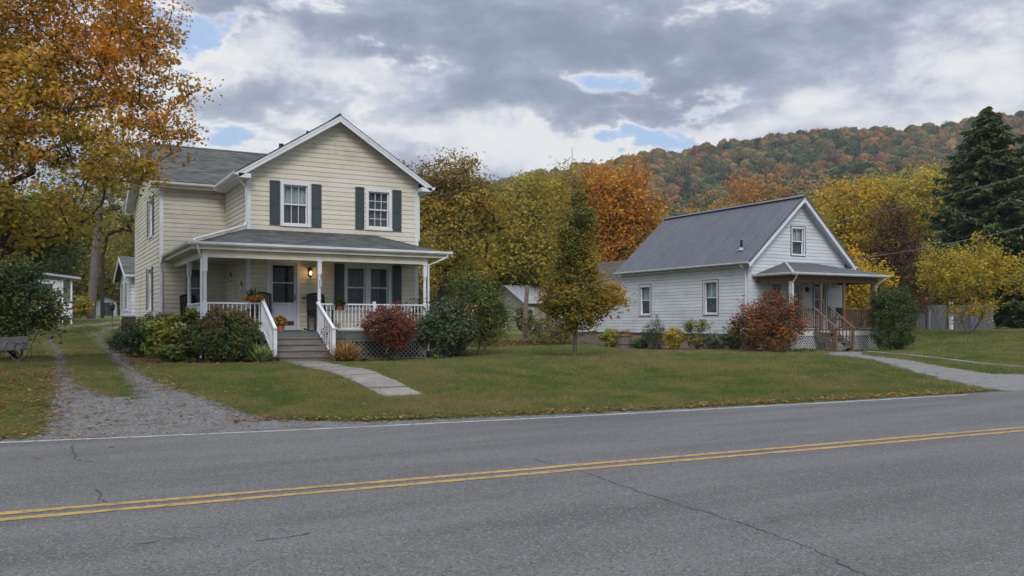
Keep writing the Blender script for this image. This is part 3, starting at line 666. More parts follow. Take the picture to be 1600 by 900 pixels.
for zz in (z0+.95, z0+1.03): m_ = MB(); WF.box(m_, a0-.02, a0+.015, .0105, .02, zz, zz+.05); m_.build('hinge', 'black_metal', dr)
m_ = MB(); WF.box(m_, a0+.02, a1-.02, -.13, -.10, z0, z1); m_.build('inner_door', 'interior', H1)
# wreath like lace on the inner door
m_ = MB(); n = 14
for k in range(n):
    t = 2*math.pi*k/n; t2 = 2*math.pi*(k+.7)/n; c = (a0+a1)/2; m_.bar(WF.pt(c+.16*math.cos(t), -.085, zc+.35+.12*math.sin(t)), WF.pt(c+.19*math.cos(t2), -.08, zc+.35+.15*math.sin(t2)), .02, .012)
m_.build('door_decoration', 'curtain_grey', H1)
# roofs: front gable
OV = .36; sl = (APZ-EZ)/(LF/2); rz = APZ+.11; YO = YF-.42
def rx_(x): return rz-abs(x-RX)*sl
nC = 24
xl_, xr_ = XI-OV, XR+OV
roof_plane(H1, (xl_, YO, rx_(xl_)), (xl_, YW-.35, rx_(xl_)), (RX, RY+.0, rz), (RX, YO, rz), nC, 'shingle_grey')
roof_plane(H1, (xr_, YO, rx_(xr_)), (xr_, RY, rx_(xr_)), (RX, RY, rz), (RX, YO, rz), nC, 'shingle_grey')
slw = (APZ-EZ)/((YB-YW)/2); XO = XL-.38; yo0, yo1 = YW-.40, YB+.40
def ry_(y): return rz-abs(y-RY)*slw
roof_plane(H1, (XO, yo0, ry_(yo0)), (XR+.3, yo0, ry_(yo0)), (XR+.3, RY, rz), (XO, RY, rz), 30, 'shingle_grey')
roof_plane(H1, (XO, yo1, ry_(yo1)), (XR+.3, yo1, ry_(yo1)), (XR+.3, RY, rz), (XO, RY, rz), 30, 'shingle_grey')
MB().tube([(RX, YO-.01, rz+.01), (RX, RY, rz+.01)], .05, 6).build('ridge_cap', 'shingle_grey', H1); MB().tube([(XO, RY, rz+.01), (XR+.3, RY, rz+.01)], .05, 6).build('ridge_cap', 'shingle_grey', H1)
# rakes, soffits
for s_ in (-1, 1):
    xe = RX+s_*(LF/2+OV)
    P = lambda x, y, d: (x, y, rx_(x)-d)
    MB().prism([P(xe, YO-.02, .055), P(RX, YO-.02, .055), P(RX, YO-.02, .225), P(xe, YO-.02, .225)], (0, .03, 0)).build('rake_board', 'white_trim', H1)
    MB().prism([P(xe, YO-.035, .04), P(RX, YO-.035, .04), P(RX, YO-.035, .10), P(xe, YO-.035, .10)], (0, .014, 0)).build('rake_trim', 'white_trim', H1)
    MB().prism([P(xe, YO+.012, .07), P(RX, YO+.012, .07), P(RX, YO+.012, .095), P(xe, YO+.012, .095)], (0, YF-YO-.012, 0)).build('soffit', 'white_trim', H1)
    zz = rx_(xe)-.07; x0, x1 = sorted((xe+s_*(-.01), XI-.0 if s_ < 0 else XR)); yb = YW-.35 if s_ < 0 else YB
    MB().box(x0, x1, YO+.012, yb, zz-.15, zz-.125).build('soffit', 'white_trim', H1)
    MB().box(min(xe, xe+s_*.02), max(xe, xe+s_*.02), YO, yb, zz-.15, zz+.02).build('fascia', 'white_trim', H1)
    # cornice return
    MB().box(*sorted((xe, (XI if s_ < 0 else XR)+(-s_)*.02)), YO-.02, YF-.03, zz-.152, zz-.02).build('cornice_return', 'white_trim', H1)
    gutter(H1, (xe+s_*.02, YO-.02, zz+.03), (xe+s_*.02, yb-(0 if s_ > 0 else .12), zz+.03), (s_, 0, 0))
ze = ry_(yo0)-.07
MB().box(XO, XI-OV-.02, yo0, YW, ze-.15, ze-.125).build('soffit', 'cream_trim', H1); MB().box(XO, XI-OV-.02, yo0-.02, yo0, ze-.15, ze+.02).build('fascia', 'cream_trim', H1)
gutter(H1, (XO, yo0-.02, ze+.03), (XI-OV-.14, yo0-.02, ze+.03), (0, -1, 0), 'cream_trim')
for s_ in (-1, 1):
    yy = RY+s_*((YB-YW)/2+.4); P = lambda y, x, d: (x, y, ry_(y)-d)
    MB().prism([P(yy, XO-.02, .03), P(RY, XO-.02, .03), P(RY, XO-.02, .22), P(yy, XO-.02, .22)], (.03, 0, 0)).build('rake_board', 'white_trim', H1)
    MB().prism([P(yy, XO+.012, .07), P(RY, XO+.012, .07), P(RY, XO+.012, .095), P(yy, XO+.012, .095)], (XL-XO-.012, 0, 0)).build('soffit', 'white_trim', H1)
MB().box(XO, XL, YB, YB+.4, ze-.15, ze-.125).build('soffit', 'white_trim', H1)
# vent pipes behind the ridge, small gable vent
MB().tube([(7.35, 29.6, rx_(7.35)-.05), (7.35, 29.6, rx_(7.35)+.16)], .08, 8).build('roof_vent', 'black_metal', H1)
MB().tube([(8.3, 29.8, rx_(8.3)-.05), (8.3, 29.8, rx_(8.3)+.12)], .05, 8).build('roof_vent', 'black_metal', H1)
m_ = MB(); WF.box(m_, LF/2-.05, LF/2+.0, .024, .05, 7.2, 7.75); WF.box(m_, LF/2-.12, LF/2-.052, .024, .04, 7.45, 7.65); m_.build('gable_vent', 'cream_trim', H1)
# ---- porch
PX0, PX1, PY = 4.02, 12.05, 26.42; PZ = 3.80; TZ = 4.50
cornL, cornR = (PX0, PY, PZ), (PX1, PY, PZ)
roof_plane(H1, cornL, cornR, (10.28, YF-.03, TZ), (XI, YF-.03, TZ), 14, 'shingle_grey', label='low grey shingle roof over the front porch')
roof_plane(H1, (PX0, YW-.03, PZ), cornL, (XI-.03, YF-.03, TZ), (XI-.03, YW-.03, TZ), 14, 'shingle_grey')
roof_plane(H1, cornR, (PX1, YF-.03, PZ), (10.28, YF-.03, TZ), (10.28, YF-.031, TZ), 14, 'shingle_grey')
gutter(H1, (PX0-.1, PY-.02, PZ+.05), (PX1+.12, PY-.02, PZ+.05), (0, -1, 0)); gutter(H1, (PX0-.02, PY-.1, PZ+.05), (PX0-.02, YW-.05, PZ+.05), (-1, 0, 0), 'cream_trim'); gutter(H1, (PX1+.02, PY-.1, PZ+.05), (PX1+.02, YF, PZ+.05), (1, 0, 0))
MB().box(PX0, PX1, PY-.018, PY+.0, PZ-.16, PZ+.0).build('fascia', 'cream_trim', H1); MB().box(PX0-.018, PX0, PY-.018, YW-.03, PZ-.16, PZ).build('fascia', 'cream_trim', H1); MB().box(PX1, PX1+.018, PY-.018, YF-.03, PZ-.16, PZ).build('fascia', 'white_trim', H1)
MB().box(PX0+.001, PX1-.001, PY+.001, YF-.03, PZ-.155, PZ-.13).build('ceiling', 'cream_trim', H1); MB().box(PX0+.001, XI-.03, YF-.03, YW-.03, PZ-.155, PZ-.13).build('ceiling', 'cream_trim', H1)
BY = 26.62; BX0, BX1 = 4.40, 11.30
MB().box(BX0-.08, BX1+.08, BY-.07, BY+.07, 3.42, PZ-.157).build('porch_beam', 'cream_trim', H1); MB().box(BX0-.07, BX0+.07, BY+.07, YW-.03, 3.421, PZ-.158).build('porch_beam', 'cream_trim', H1); MB().box(BX1-.07, BX1+.07, BY+.07, YF-.03, 3.421, PZ-.158).build('porch_beam', 'cream_trim', H1)
DZ = 1.24
mb = MB(); nb = 58
for i in range(nb):
    x = BX0-.12+(BX1+.24-BX0)*i/nb; mb.box(x+.003, x+(BX1+.24-BX0)/nb-.003, BY-.14, YF-.0, DZ-.03, DZ)
for i in range(14): x = BX0-.12+(XI-BX0+.12)*i/14; mb.box(x+.003, x+(XI-BX0+.12)/14-.003, YF+.001, YW, DZ-.03, DZ)
mb.build('deck_boards', 'deck_paint', H1, kind='stuff')
MB().box(BX0-.11, BX1+.11, BY-.12, BY-.09, .98, DZ-.031).build('deck_fascia', 'deck_paint', H1); MB().box(BX0-.11, BX0-.08, BY-.088, YW, .98, DZ-.031).build('deck_fascia', 'deck_paint', H1); MB().box(BX1+.08, BX1+.11, BY-.088, YF, .98, DZ-.031).build('deck_fascia', 'deck_paint', H1)
def lattice(house, W, a0, a1, z0, z1, m, sp=.15, wd=.030, frame=True):
    mb = MB(); h = z1-z0; 
    for s_ in (1, -1):
        k = -int(h/sp)-1
        while a0+k*sp < a1+h:
            A = a0+k*sp; p = [(A, z0), (A+h, z1)] if s_ > 0 else [(A+h, z0), (A, z1)]
            (x0, y0), (x1, y1) = p
            # clip to a0..a1
            def cl(x0, y0, x1, y1):
                pts = []
                for (xa, ya, xb, yb) in ((x0, y0, x1, y1), (x1, y1, x0, y0)):
                    X_ = min(max(xa, a0), a1); t = (X_-xa)/(xb-xa) if xb != xa else 0; pts.append((X_, ya+(yb-ya)*t, t))
                return pts
            c0, c1 = cl(x0, y0, x1, y1)
            if c0[2]+c1[2] < .98 and abs(c0[0]-c1[0]) > .03: mb.bar(W.pt(c0[0], .0 if s_ > 0 else .009, c0[1]), W.pt(c1[0], .0 if s_ > 0 else .009, c1[1]), wd, .008, up=tuple(W.u) if False else (0, 0, 1)) if False else mb.prism([W.pt(c0[0]-wd*.7, (0 if s_ > 0 else .009), c0[1]), W.pt(c0[0]+wd*.7, (0 if s_ > 0 else .009), c0[1]), W.pt(c1[0]+wd*.7, (0 if s_ > 0 else .009), c1[1]), W.pt(c1[0]-wd*.7, (0 if s_ > 0 else .009), c1[1])], W.n*.008)
            k += 1
    o = mb.build('lattice', m, house, kind='stuff')
    if frame:
        f = MB()
        for b in ((a0, a1, z1-.05, z1), (a0, a1, z0, z0+.05), (a0, a0+.05, z0+.05, z1-.05), (a1-.05, a1, z0+.05, z1-.05)): W.box(f, b[0], b[1], .018, .032, b[2], b[3])
        f.build('lattice_frame', m, house)
WP = Wall((0, BY-.08), (1, 0), (0, -1)); WPL = Wall((BX0-.07, 0), (0, 1), (-1, 0))
lattice(H1, WP, BX0, 6.05, .36, .975, 'lattice_dark'); lattice(H1, WP, 7.75, BX1, .36, .975, 'lattice_dark'); lattice(H1, WPL, BY, YW, .36, .975, 'lattice_dark')
MB().box(BX0+.1, BX1-.1, BY+.25, BY+.3, .3, .97).build('underfloor_shade', 'interior', H1)  # near-black upright sheet, stands in for the shade behind the lattice
def column(x, y, brk=True):
    m_ = MB(); m_.box(x-.07, x+.07, y-.07, y+.07, DZ, DZ+.12); m_.box(x-.06, x+.06, y-.06, y+.06, DZ+.12, DZ+.86); m_.lathe((x, y, DZ+.86), [(.06, 0), (.064, .03), (.045, .06), (.056, .12), (.05, .7), (.043, .82), (.058, .86), (.058, .9), (.045, .92)], 12); m_.box(x-.062, x+.062, y-.062, y+.062, DZ+1.78, 3.42-.03); m_.box(x-.08, x+.08, y-.08, y+.08, 3.39, 3.42)
    m_.build('column', 'white_trim', H1)
for x, y in ((BX0, BY), (7.78, BY), (BX1, BY), (BX0, 29.5)): column(x, y)
bal = MB(); bal.lathe((0, 0, 0), [(.017, 0), (.017, .10), (.013, .13), (.02, .3), (.013, .5), (.017, .55), (.017, .66)], 6); bal_me = mesh_of(bal, 'baluster', 'white_trim')
def railing(house, p0, p1, z, n, bm, m, h=.85, bz=.12, sc_=1.0):
    """top and bottom rails with balusters between two points on the floor"""
    t = MB(); t.bar((*p0, z+h), (*p1, z+h), .07, .045); r_ = t.build('railing', m, house)
    MB().bar((*p0, z+bz-.03), (*p1, z+bz-.03), .045, .05).build('bottom_rail', m, r_)
    for i in range(n):
        f = (i+.5)/n; piece('baluster', bm, r_, (p0[0]*(1-f)+p1[0]*f, p0[1]*(1-f)+p1[1]*f, z+bz), scale=(1, 1, (h-.02-bz)/.66*sc_))
    return r_
railing(H1, (BX0+.06, BY), (6.02, BY), DZ, 12, bal_me, 'white_trim'); railing(H1, (7.84, BY), (BX1-.06, BY), DZ, 29, bal_me, 'white_trim')
railing(H1, (BX0, BY+.06), (BX0, 29.44), DZ, 22, bal_me, 'white_trim'); railing(H1, (BX1, BY+.06), (BX1, YF-.05), DZ, 14, bal_me, 'white_trim')
MB().box(9.52, 9.60, BY-.045, BY+.045, DZ, DZ+.95).build('rail_post', 'white_trim', H1)
MB().box(6.0, 6.11, BY-.06, BY+.06, DZ, DZ+.98).build('rail_post', 'white_trim', H1)
# steps
st = MB(); st.box(6.1, 6.16, 25.1, BY-.13, .3, .6); st = st.build('stairs', 'step_wood', H1)
SY = [25.10, 25.42, 25.74, 26.06, 26.38]
for i in range(5):
    zt = .37+.174*(i+1)-.0; y0 = SY[i]; xw = .02*(4-i)
    if i < 4: MB().box(6.14-xw*2, 7.70+xw, y0-.03, y0+.34, zt-.035, zt).build('tread', 'step_wood', st)
    MB().box(6.17-xw*2, 7.67+xw, y0, y0+.025, zt-.19, zt-.037).build('riser', 'step_wood' if i < 4 else 'deck_paint', st)
for xs_ in (6.07, 7.72):
    xb = xs_+(.0 if xs_ < 7 else .06)
    MB().box(xb-.05, xb+.05, 25.12, 25.22, gzf(xb, 25.1)-.1, 1.34).build('newel_post', 'white_trim', H1)
    t = MB(); t.bar((xb, 25.10, 1.33), (xs_, BY-.02, DZ+.90), .09, .05); rl = t.build('stair_rail', 'white_trim', H1)
    MB().bar((xb, 25.17, .50), (xs_, BY-.08, DZ+.02), .05, .06).build('bottom_rail', 'white_trim', rl)
    for k in range(9):
        f = (k+.7)/9.3; y = 25.17*(1-f)+(BY-.08)*f; zb = .52*(1-f)+(DZ+.04)*f; zt = 1.31*(1-f)+(DZ+.87)*f
        piece('baluster', bal_me, rl, (xb*(1-f)+xs_*f, y, zb), scale=(1, 1, (zt-zb)/.66))
# downspouts
zt = rx_(xl_)-.1
pipe(H1, [(xl_-.05, YO+.1, zt), (xl_-.02, YO+.12, zt-.12), (XI-.06, YF-.06, zt-.38), (XI-.06, YF-.06, 4.72), (XI-.12, YF-.12, 4.60), (PX0+.1, PY+.12, 3.93), (PX0+.02, PY-.05, 3.86)])
pipe(H1, [(PX0+.12, PY-.08, PZ-.06), (PX0+.14, PY-.06, PZ-.16), (BX0-.11, BY-.06, PZ-.42), (BX0-.11, BY-.06, 1.0), (BX0-.13, BY-.12, .5)])
pipe(H1, [(PX1-.05, PY-.08, PZ-.06), (PX1-.08, PY-.06, PZ-.14), (BX1+.12, BY-.04, PZ-.40), (BX1+.12, BY-.04, .6)])
pipe(H1, [(xr_+.05, YO+.06, rx_(xr_)-.1), (xr_+.02, YO+.1, rx_(xr_)-.2), (XR+.06, YF+.0, rx_(xr_)-.36), (XR+.06, YF+.0, 4.4)])
pipe(H1, [(XL+.03, YW-.12, PZ-.05), (XL-.02, YW-.10, PZ-.25), (XL+.04, YW-.06, 3.2), (XL+.04, YW-.06, .6)])
# rear one-storey wing with its own little gable
E0, E1 = 3.78, XL+2.5; EY0, EY1 = 41.2, 46.5
WX = Wall((E0, EY0), (1, 0), (0, -1)); WXL = Wall((E0, EY1), (0, -1), (-1, 0))
opX = [(1.45, 1.95, 2.15, 3.30), (3.15, 3.65, 2.15, 3.30)]
side_wall(H1, WX, E1-E0, .9, 3.6, .155, 'white_siding', (), joined=True); side_wall(H1, WXL, EY1-EY0, .9, 4.4, .155, 'white_siding', opX, lambda z: (max(0, (z-3.6)/.85)*2.65, 5.3-max(0, (z-3.6)/.85)*2.65), joined=True)
for o_ in opX: window(H1, WXL, *o_, cur='curtain_grey', tw=.07); shutter(H1, WXL, o_[0]-.4, o_[0]-.1, 2.1, 3.35)
MB().box(E0+.05, E1, EY0+.05, EY1, .3, .92).build('foundation', 'foundation', H1)
ym = (EY0+EY1)/2; roof_plane(H1, (E0-.3, EY0-.35, 3.58), (E1, EY0-.35, 3.58), (E1, ym, 4.55), (E0-.3, ym, 4.55), 16, 'shingle_grey'); roof_plane(H1, (E0-.3, EY1+.35, 3.58), (E1, EY1+.35, 3.58), (E1, ym, 4.55), (E0-.3, ym, 4.55), 16, 'shingle_grey')
for s_ in (-1, 1): MB().prism([(E0-.32, ym+s_*3.0, 3.56), (E0-.32, ym, 4.53), (E0-.32, ym, 4.35), (E0-.32, ym+s_*3.0, 3.38)], (.03, 0, 0)).build('rake_board', 'white_trim', H1)
MB().box(E0-.3, XL-.02, EY0-.35, EY0, 3.42, 3.45).build('soffit', 'white_trim', H1); gutter(H1, (E0-.3, EY0-.36, 3.58), (XL+1, EY0-.36, 3.58), (0, -1, 0))
m_ = MB(); m_.box(XL+.1, XL+2.4, YB, EY0, .5, 3.3); m_.build('wall', 'cream_siding', H1)

# ---- things on the porch
L1 = thing('porch_lamp', 'lit black wall lantern between front door and porch column', 'lamp', (8.02, YF, 3.15))
m_ = MB(); WF.box(m_, gx(7.96), gx(8.08), .024, .045, 3.05, 3.32); m_.build('backplate', 'black_metal', L1)
m_ = MB(); m_.tube([(8.02, YF-.04, 3.3), (8.02, YF-.13, 3.36), (8.02, YF-.17, 3.31)], .01, 6); m_.lathe((8.02, YF-.17, 3.24), [(.085, 0), (.06, .04), (.015, .08), (.01, .11)], 8); m_.lathe((8.02, YF-.17, 2.96), [(.01, 0), (.03, .05), (.055, .08)], 8)
for k in range(6): t = k*math.pi/3; m_.tube([(8.02+.055*math.cos(t), YF-.17+.055*math.sin(t), 3.03), (8.02+.08*math.cos(t), YF-.17+.08*math.sin(t), 3.25)], .005, 4)
m_.build('frame', 'black_metal', L1)
MB().lathe((8.02, YF-.17, 3.08), [(.01, 0), (.03, .03), (.035, .07), (.02, .11), (.005, .13)], 10).build('bulb', 'bulb', L1, smooth=True)
pl = bpy.data.lights.new('lamp_light', 'POINT'); pl.energy = 2.4; pl.color = (1, .55, .2); pl.shadow_soft_size = .05; po = bpy.data.objects.new('lamp_light', pl); C.objects.link(po); po.location = (8.02, YF-.24, 3.16)
def rocker(loc, rz_, label):
    """dark slatted rocking chair: legs, arms, rockers, curved slat back"""
    T = thing('rocking_chair', label, 'chair', loc, 'dark rocking chairs on the porch'); T.rotation_euler = (0, 0, rz_); T.scale = (1.12, 1.12, 1.05); x0, y0, z0 = loc
    B = lambda m, *b: m.box(x0+b[0], x0+b[1], y0+b[2], y0+b[3], z0+b[4], z0+b[5])
    for i in range(6): m_ = MB(); B(m_, -.26, .26, -.24+i*.085, -.17+i*.085, .41, .435); o_ = m_.build('seat_slat', 'dark_wood', T)
    for s_ in (-1, 1):
        m_ = MB(); m_.bar((x0+s_*.27, y0-.24, z0+.06), (x0+s_*.27, y0-.25, z0+.64), .045, .045); m_.build('leg', 'dark_wood', T)
        m_ = MB(); m_.bar((x0+s_*.27, y0+.25, z0+.06), (x0+s_*.25, y0+.36, z0+1.12), .045, .045); m_.build('leg', 'dark_wood', T)
        m_ = MB(); m_.bar((x0+s_*.28, y0-.32, z0+.655), (x0+s_*.27, y0+.30, z0+.655), .10, .025); m_.build('armrest', 'dark_wood', T)
        m_ = MB(); m_.tube([(x0+s_*.27, y0-.42+k*.12, z0+.02+.9*(k*.12-.42)**2*.25) for k in range(9)], .02, 6); m_.build('rocker', 'dark_wood', T)
    bk = MB(); bk.bar((x0-.25, y0+.285, z0+.5), (x0+.25, y0+.285, z0+.5), .03, .06)
    n = 8
    for k in range(n): a = -.25+.5*k/n; b = a+.5/n; za = 1.10+.06*math.cos(a*6); zb = 1.10+.06*math.cos(b*6); bk.bar((x0+a, y0+.355, z0+za), (x0+b, y0+.355, z0+zb), .03, .08)
    bk = bk.build('backrest', 'dark_wood', T)
    for k in range(8): m_ = MB(); a = -.217+.062*k; m_.bar((x0+a, y0+.285, z0+.5), (x0+a*1.02, y0+.35, z0+1.10), .048, .015); m_.build('slat', 'dark_wood', bk)
    return T
rocker((8.22, YF-.62, DZ), R(8), 'dark slatted rocking chair beside the right post below the porch lamp')
rocker((6.25, YF-.75, DZ), R(-20), 'dark slatted rocking chair left of the front door')
rocker((4.85, YW-.9, DZ), R(25), 'dark rocking chair under the window at the far left end of the porch')
m_ = MB(); m_.box(6.72, 7.62, YF-.75, YF-.28, DZ+.001, DZ+.016); tag(m_.build('door_mat', 'mat_brown'), 'brown mat lying in front of the white front door', 'mat')
for i, (yy, zz, lab) in enumerate(((31.05, 3.12, 'small dark scrolled hook hanging high on the cream porch side wall'), (29.3, 2.72, 'small dark scrolled hook hanging lower and nearer the corner board'))):
    T = MB(); P = [(XI-.03-.035*math.sin(k*.9), yy+.03*math.cos(k*.8), zz+.16-k*.045) for k in range(9)]; T.tube(P, [.012+.012*math.sin(k*.4) for k in range(9)], 6); tag(T.build('wall_ornament', 'black_metal'), lab, 'ornament')
m_ = MB(); WF.box(m_, gx(7.62)+.16, gx(7.62)+.28, .024, .045, 2.32, 2.36); tag(m_.build('house_plaque', 'mat_brown'), 'tiny dark plaque on the cream wall right of the door', 'plaque')
m_ = MB(); m_.box(7.735, 7.825, BY-.078, BY-.071, 2.62, 2.86)
tag(m_.build('number_plate', 'white_trim'), 'narrow vertical plate of dark marks on the middle porch post', 'sign')
pn = bpy.data.objects['number_plate']
for k in range(3): m_ = MB(); m_.tube([(7.78+.022*math.cos(t_*.7), BY-.08, 2.66+k*.075+.022*math.sin(t_*.7)) for t_ in range(9)], .007, 4); m_.build('marking', 'black_metal', pn)

# ================================================================== the white house
H2 = thing('white_house', 'small white clapboard house with dark metal gable roof and hipped wooden porch', 'house', (26.4, 27.5, .37))
X0, X1, Y0, Y1 = 26.37, 32.10, 27.5, 36.56; E2 = 4.27; A2 = 6.88; XM = (X0+X1)/2; SB = 1.04
V1 = Wall((X0, Y0), (1, 0), (0, -1)); V2 = Wall((X0, Y1), (0, -1), (-1, 0)); V3 = Wall((X1, Y0), (0, 1), (1, 0)); V4 = Wall((X0, Y1), (1, 0), (0, 1))
vx = lambda x: x-X0; vy = lambda y: Y1-y
op1 = [(vx(28.86), vx(29.56), 4.50, 5.62), (vx(27.62), vx(28.22), 1.95, 3.22), (vx(28.78), vx(29.42), 1.30, 3.22), (vx(30.22), vx(30.92), 1.85, 3.25)]
Lw = X1-X0
def gab2(z): f = max(0, (z-E2)/(A2-E2)); return (Lw/2*f, Lw-Lw/2*f)
side_wall(H2, V1, Lw, SB, A2-.02, .148, 'white_siding', op1, gab2)
op2 = [(vy(34.93), vy(34.17), 1.95, 3.30), (vy(30.23), vy(29.42), 1.95, 3.32)]
side_wall(H2, V2, Y1-Y0, SB, E2, .148, 'white_siding', op2)
side_wall(H2, V3, Y1-Y0, SB, E2, .148, 'white_siding', joined=True); side_wall(H2, V4, Lw, SB, A2-.02, .148, 'white_siding', (), gab2, joined=True)
window(H2, V1, *op1[0], top=(2, 1), bot=(1, 1), cur='curtain_white', low_cur='curtain_grey', tw=.05, outer='taupe_trim', label='attic window in the gable with taupe surround')
window(H2, V1, *op1[1], tw=.07, cur='curtain_white'); window(H2, V1, *op1[3], tw=.06, cur='curtain_grey', outer='taupe_trim')
window(H2, V2, *op2[0], tw=.06, cur='curtain_white', low_cur='curtain_grey', outer='taupe_trim'); window(H2, V2, *op2[1], tw=.06, top=(2, 1), cur='curtain_white', low_cur='curtain_grey', outer='taupe_trim')
a0, a1, z0, z1 = op1[2]
m_ = MB(); V1.box(m_, a0-.09, a0, -.1, .045, z0, z1); V1.box(m_, a1, a1+.09, -.1, .045, z0, z1); V1.box(m_, a0-.09, a1+.09, -.1, .045, z1, z1+.09); m_.build('door_frame', 'old_white', H2)
m_ = MB(); V1.box(m_, a0, a0+.09, -.04, 0, z0, z1); V1.box(m_, a1-.09, a1, -.04, 0, z0, z1); V1.box(m_, a0+.09, a1-.09, -.04, 0, z1-.09, z1); V1.box(m_, a0+.09, a1-.09, -.04, 0, z0, z0+.6); d_ = m_.build('door', 'old_white', H2)
m_ = MB(); V1.box(m_, a0+.09, a1-.09, -.025, -.02, z0+.6, z1-.09); m_.build('pane', 'glass', d_); m_ = MB(); V1.box(m_, a0, a1, -.14, -.12, z0, z1); m_.build('inner_door', 'interior', H2)
# foundation of small stones
mb = MB(); mb.box(X0+.06, X1-.06, Y0+.06, Y1-.06, .1, SB+.02); fd = mb.build('foundation', 'foundation', H2)
rng = random.Random(5); mb = MB()
for r_ in range(6):
    z = .30+r_*.122; a = rng.uniform(0, .1)
    while a < Y1-Y0-.1: L_ = rng.uniform(.16, .32); V2.box(mb, a+.006, min(a+L_-.006, Y1-Y0-.06), -.08, rng.uniform(-.035, -.012), z+.006, z+.114); a += L_
    a = 0
    while a < Lw-.1: L_ = rng.uniform(.16, .32); V1.box(mb, a+.006, min(a+L_-.006, Lw-.06), -.08, rng.uniform(-.035, -.012), z+.006, z+.114); a += L_
mb.build('bricks', 'brick', fd, kind='stuff')
m_ = MB(); V2.box(m_, vy(28.75), vy(28.15), -.02, .01, .72, .96); fv = m_.build('foundation_vent', 'old_white', H2)
for k in range(5): m_ = MB(); V2.box(m_, vy(28.75)+.05+k*.105, vy(28.75)+.11+k*.105, .01, .014, .75, .93); m_.build('slat', 'interior', fv)
m_ = MB(); V2.box(m_, vy(34.0), vy(33.6), -.02, .01, .55, .98); m_.build('crawlspace_hatch', 'shutter_green', H2)
for (x, y, sx, sy) in ((X0, Y0, -1, -1), (X1, Y0, 1, -1), (X0, Y1, -1, 1)):
    m_ = MB(); m_.box(min(x+sx*.03, x-sx*.07), max(x+sx*.03, x-sx*.07), min(y, y+sy*.032), max(y, y+sy*.032), SB-.02, E2); m_.box(min(x, x+sx*.03), max(x, x+sx*.03), min(y, y-sy*.07), max(y, y-sy*.07), SB-.02, E2-.003); m_.build('corner_board', 'white_siding', H2)
m_ = MB(); V2.box(m_, 0, Y1-Y0, 0, .035, SB-.05, SB); m_.build('drip_edge', 'shutter_green', H2)
sl2 = (A2-E2)/(Lw/2); rz2 = A2+.10; f2 = lambda x: rz2-abs(x-XM)*sl2; ov = .32; yo = Y0-.38; yb2 = Y1+.1
for s_ in (-1, 1):
    xe = XM+s_*(Lw/2+ov); roof_plane(H2, (xe, yo, f2(xe)), (xe, yb2, f2(xe)), (XM, yb2, rz2), (XM, yo, rz2), 1, 'metal_roof', panel=.95)
    for yy, d_ in ((yo-.02, .03), (yb2-.01, .03)): MB().prism([(xe, yy, f2(xe)-.05), (XM, yy, rz2-.05), (XM, yy, rz2-.25), (xe, yy, f2(xe)-.25)], (0, d_, 0)).build('rake_board', 'white_siding', H2)
    MB().prism([(xe, yo-.035, f2(xe)+.045), (XM, yo-.035, rz2+.045), (XM, yo-.035, rz2-.05), (xe, yo-.035, f2(xe)-.05)], (0, .05, 0)).build('rake_flashing', 'metal_roof', H2)
    MB().prism([(xe, yo+.012, f2(xe)-.08), (XM, yo+.012, rz2-.08), (XM, yo+.012, rz2-.10), (xe, yo+.012, f2(xe)-.10)], (0, Y0-yo-.012, 0)).build('soffit', 'white_siding', H2)
    zz = f2(xe)-.06; MB().box(*sorted((xe, X0 if s_ < 0 else X1)), yo+.012, yb2, zz-.12, zz-.10).build('soffit', 'white_siding', H2)
    gutter(H2, (xe, yo, zz+.05), (xe, yb2, zz+.05), (s_, 0, 0), 'old_white')
MB().prism([(XM-.16, yo-.03, rz2+.0-.02), (XM, yo-.03, rz2+.075), (XM+.16, yo-.03, rz2-.02)], (0, yb2-yo+.06, 0)).build('ridge_cap', 'metal_roof', H2)
xe = X0-ov; pipe(H2, [(xe-.04, Y0+.1, f2(xe)-.12), (xe, Y0+.1, f2(xe)-.22), (X0-.06, Y0+.12, f2(xe)-.36), (X0-.06, Y0+.12, .7)], 'white_siding')
pipe(H2, [(X1+ov+.03, yo+.1, f2(xe)-.12), (X1+ov, yo+.1, f2(xe)-.22), (X1+.06, Y0+.12, f2(xe)-.4), (X1+.06, Y0+.12, 3.4)], 'white_siding')
MB().tube([(X0+.3, Y0+.75, f2(X0+.3)-.05), (X0+.3, Y0+.75, f2(X0+.3)+.42)], .055, 8).build('vent_pipe', 'black_metal', H2); MB().lathe((X0+.3, Y0+.75, f2(X0+.3)-.02), [(.16, 0), (.07, .1), (.055, .12)], 8).build('pipe_boot', 'galvanised', H2)
# porch of the white house
QX0, QX1, QY = 26.62, 32.15, 25.28; QZ = 3.52; QT = 4.12
roof_plane(H2, (QX0, QY, QZ), (QX1, QY, QZ), (29.95, Y0-.03, QT), (28.44, Y0-.03, QT), 8, 'porch_roof', label='low dark hipped roof over the wooden porch')
roof_plane(H2, (QX0, Y0-.03, QZ), (QX0, QY, QZ), (28.44, Y0-.03, QT), (28.439, Y0-.03, QT), 8, 'porch_roof'); roof_plane(H2, (QX1, QY, QZ), (QX1, Y0-.03, QZ), (29.95, Y0-.03, QT), (29.951, Y0-.03, QT), 8, 'porch_roof')
for a, b in (((QX0, QY, QZ), (28.44, Y0-.03, QT)), ((QX1, QY, QZ), (29.95, Y0-.03, QT))): MB().bar(Vector(a)+Vector((0, 0, .03)), Vector(b)+Vector((0, 0, .03)), .12, .02).build('hip_cap', 'galvanised', H2)
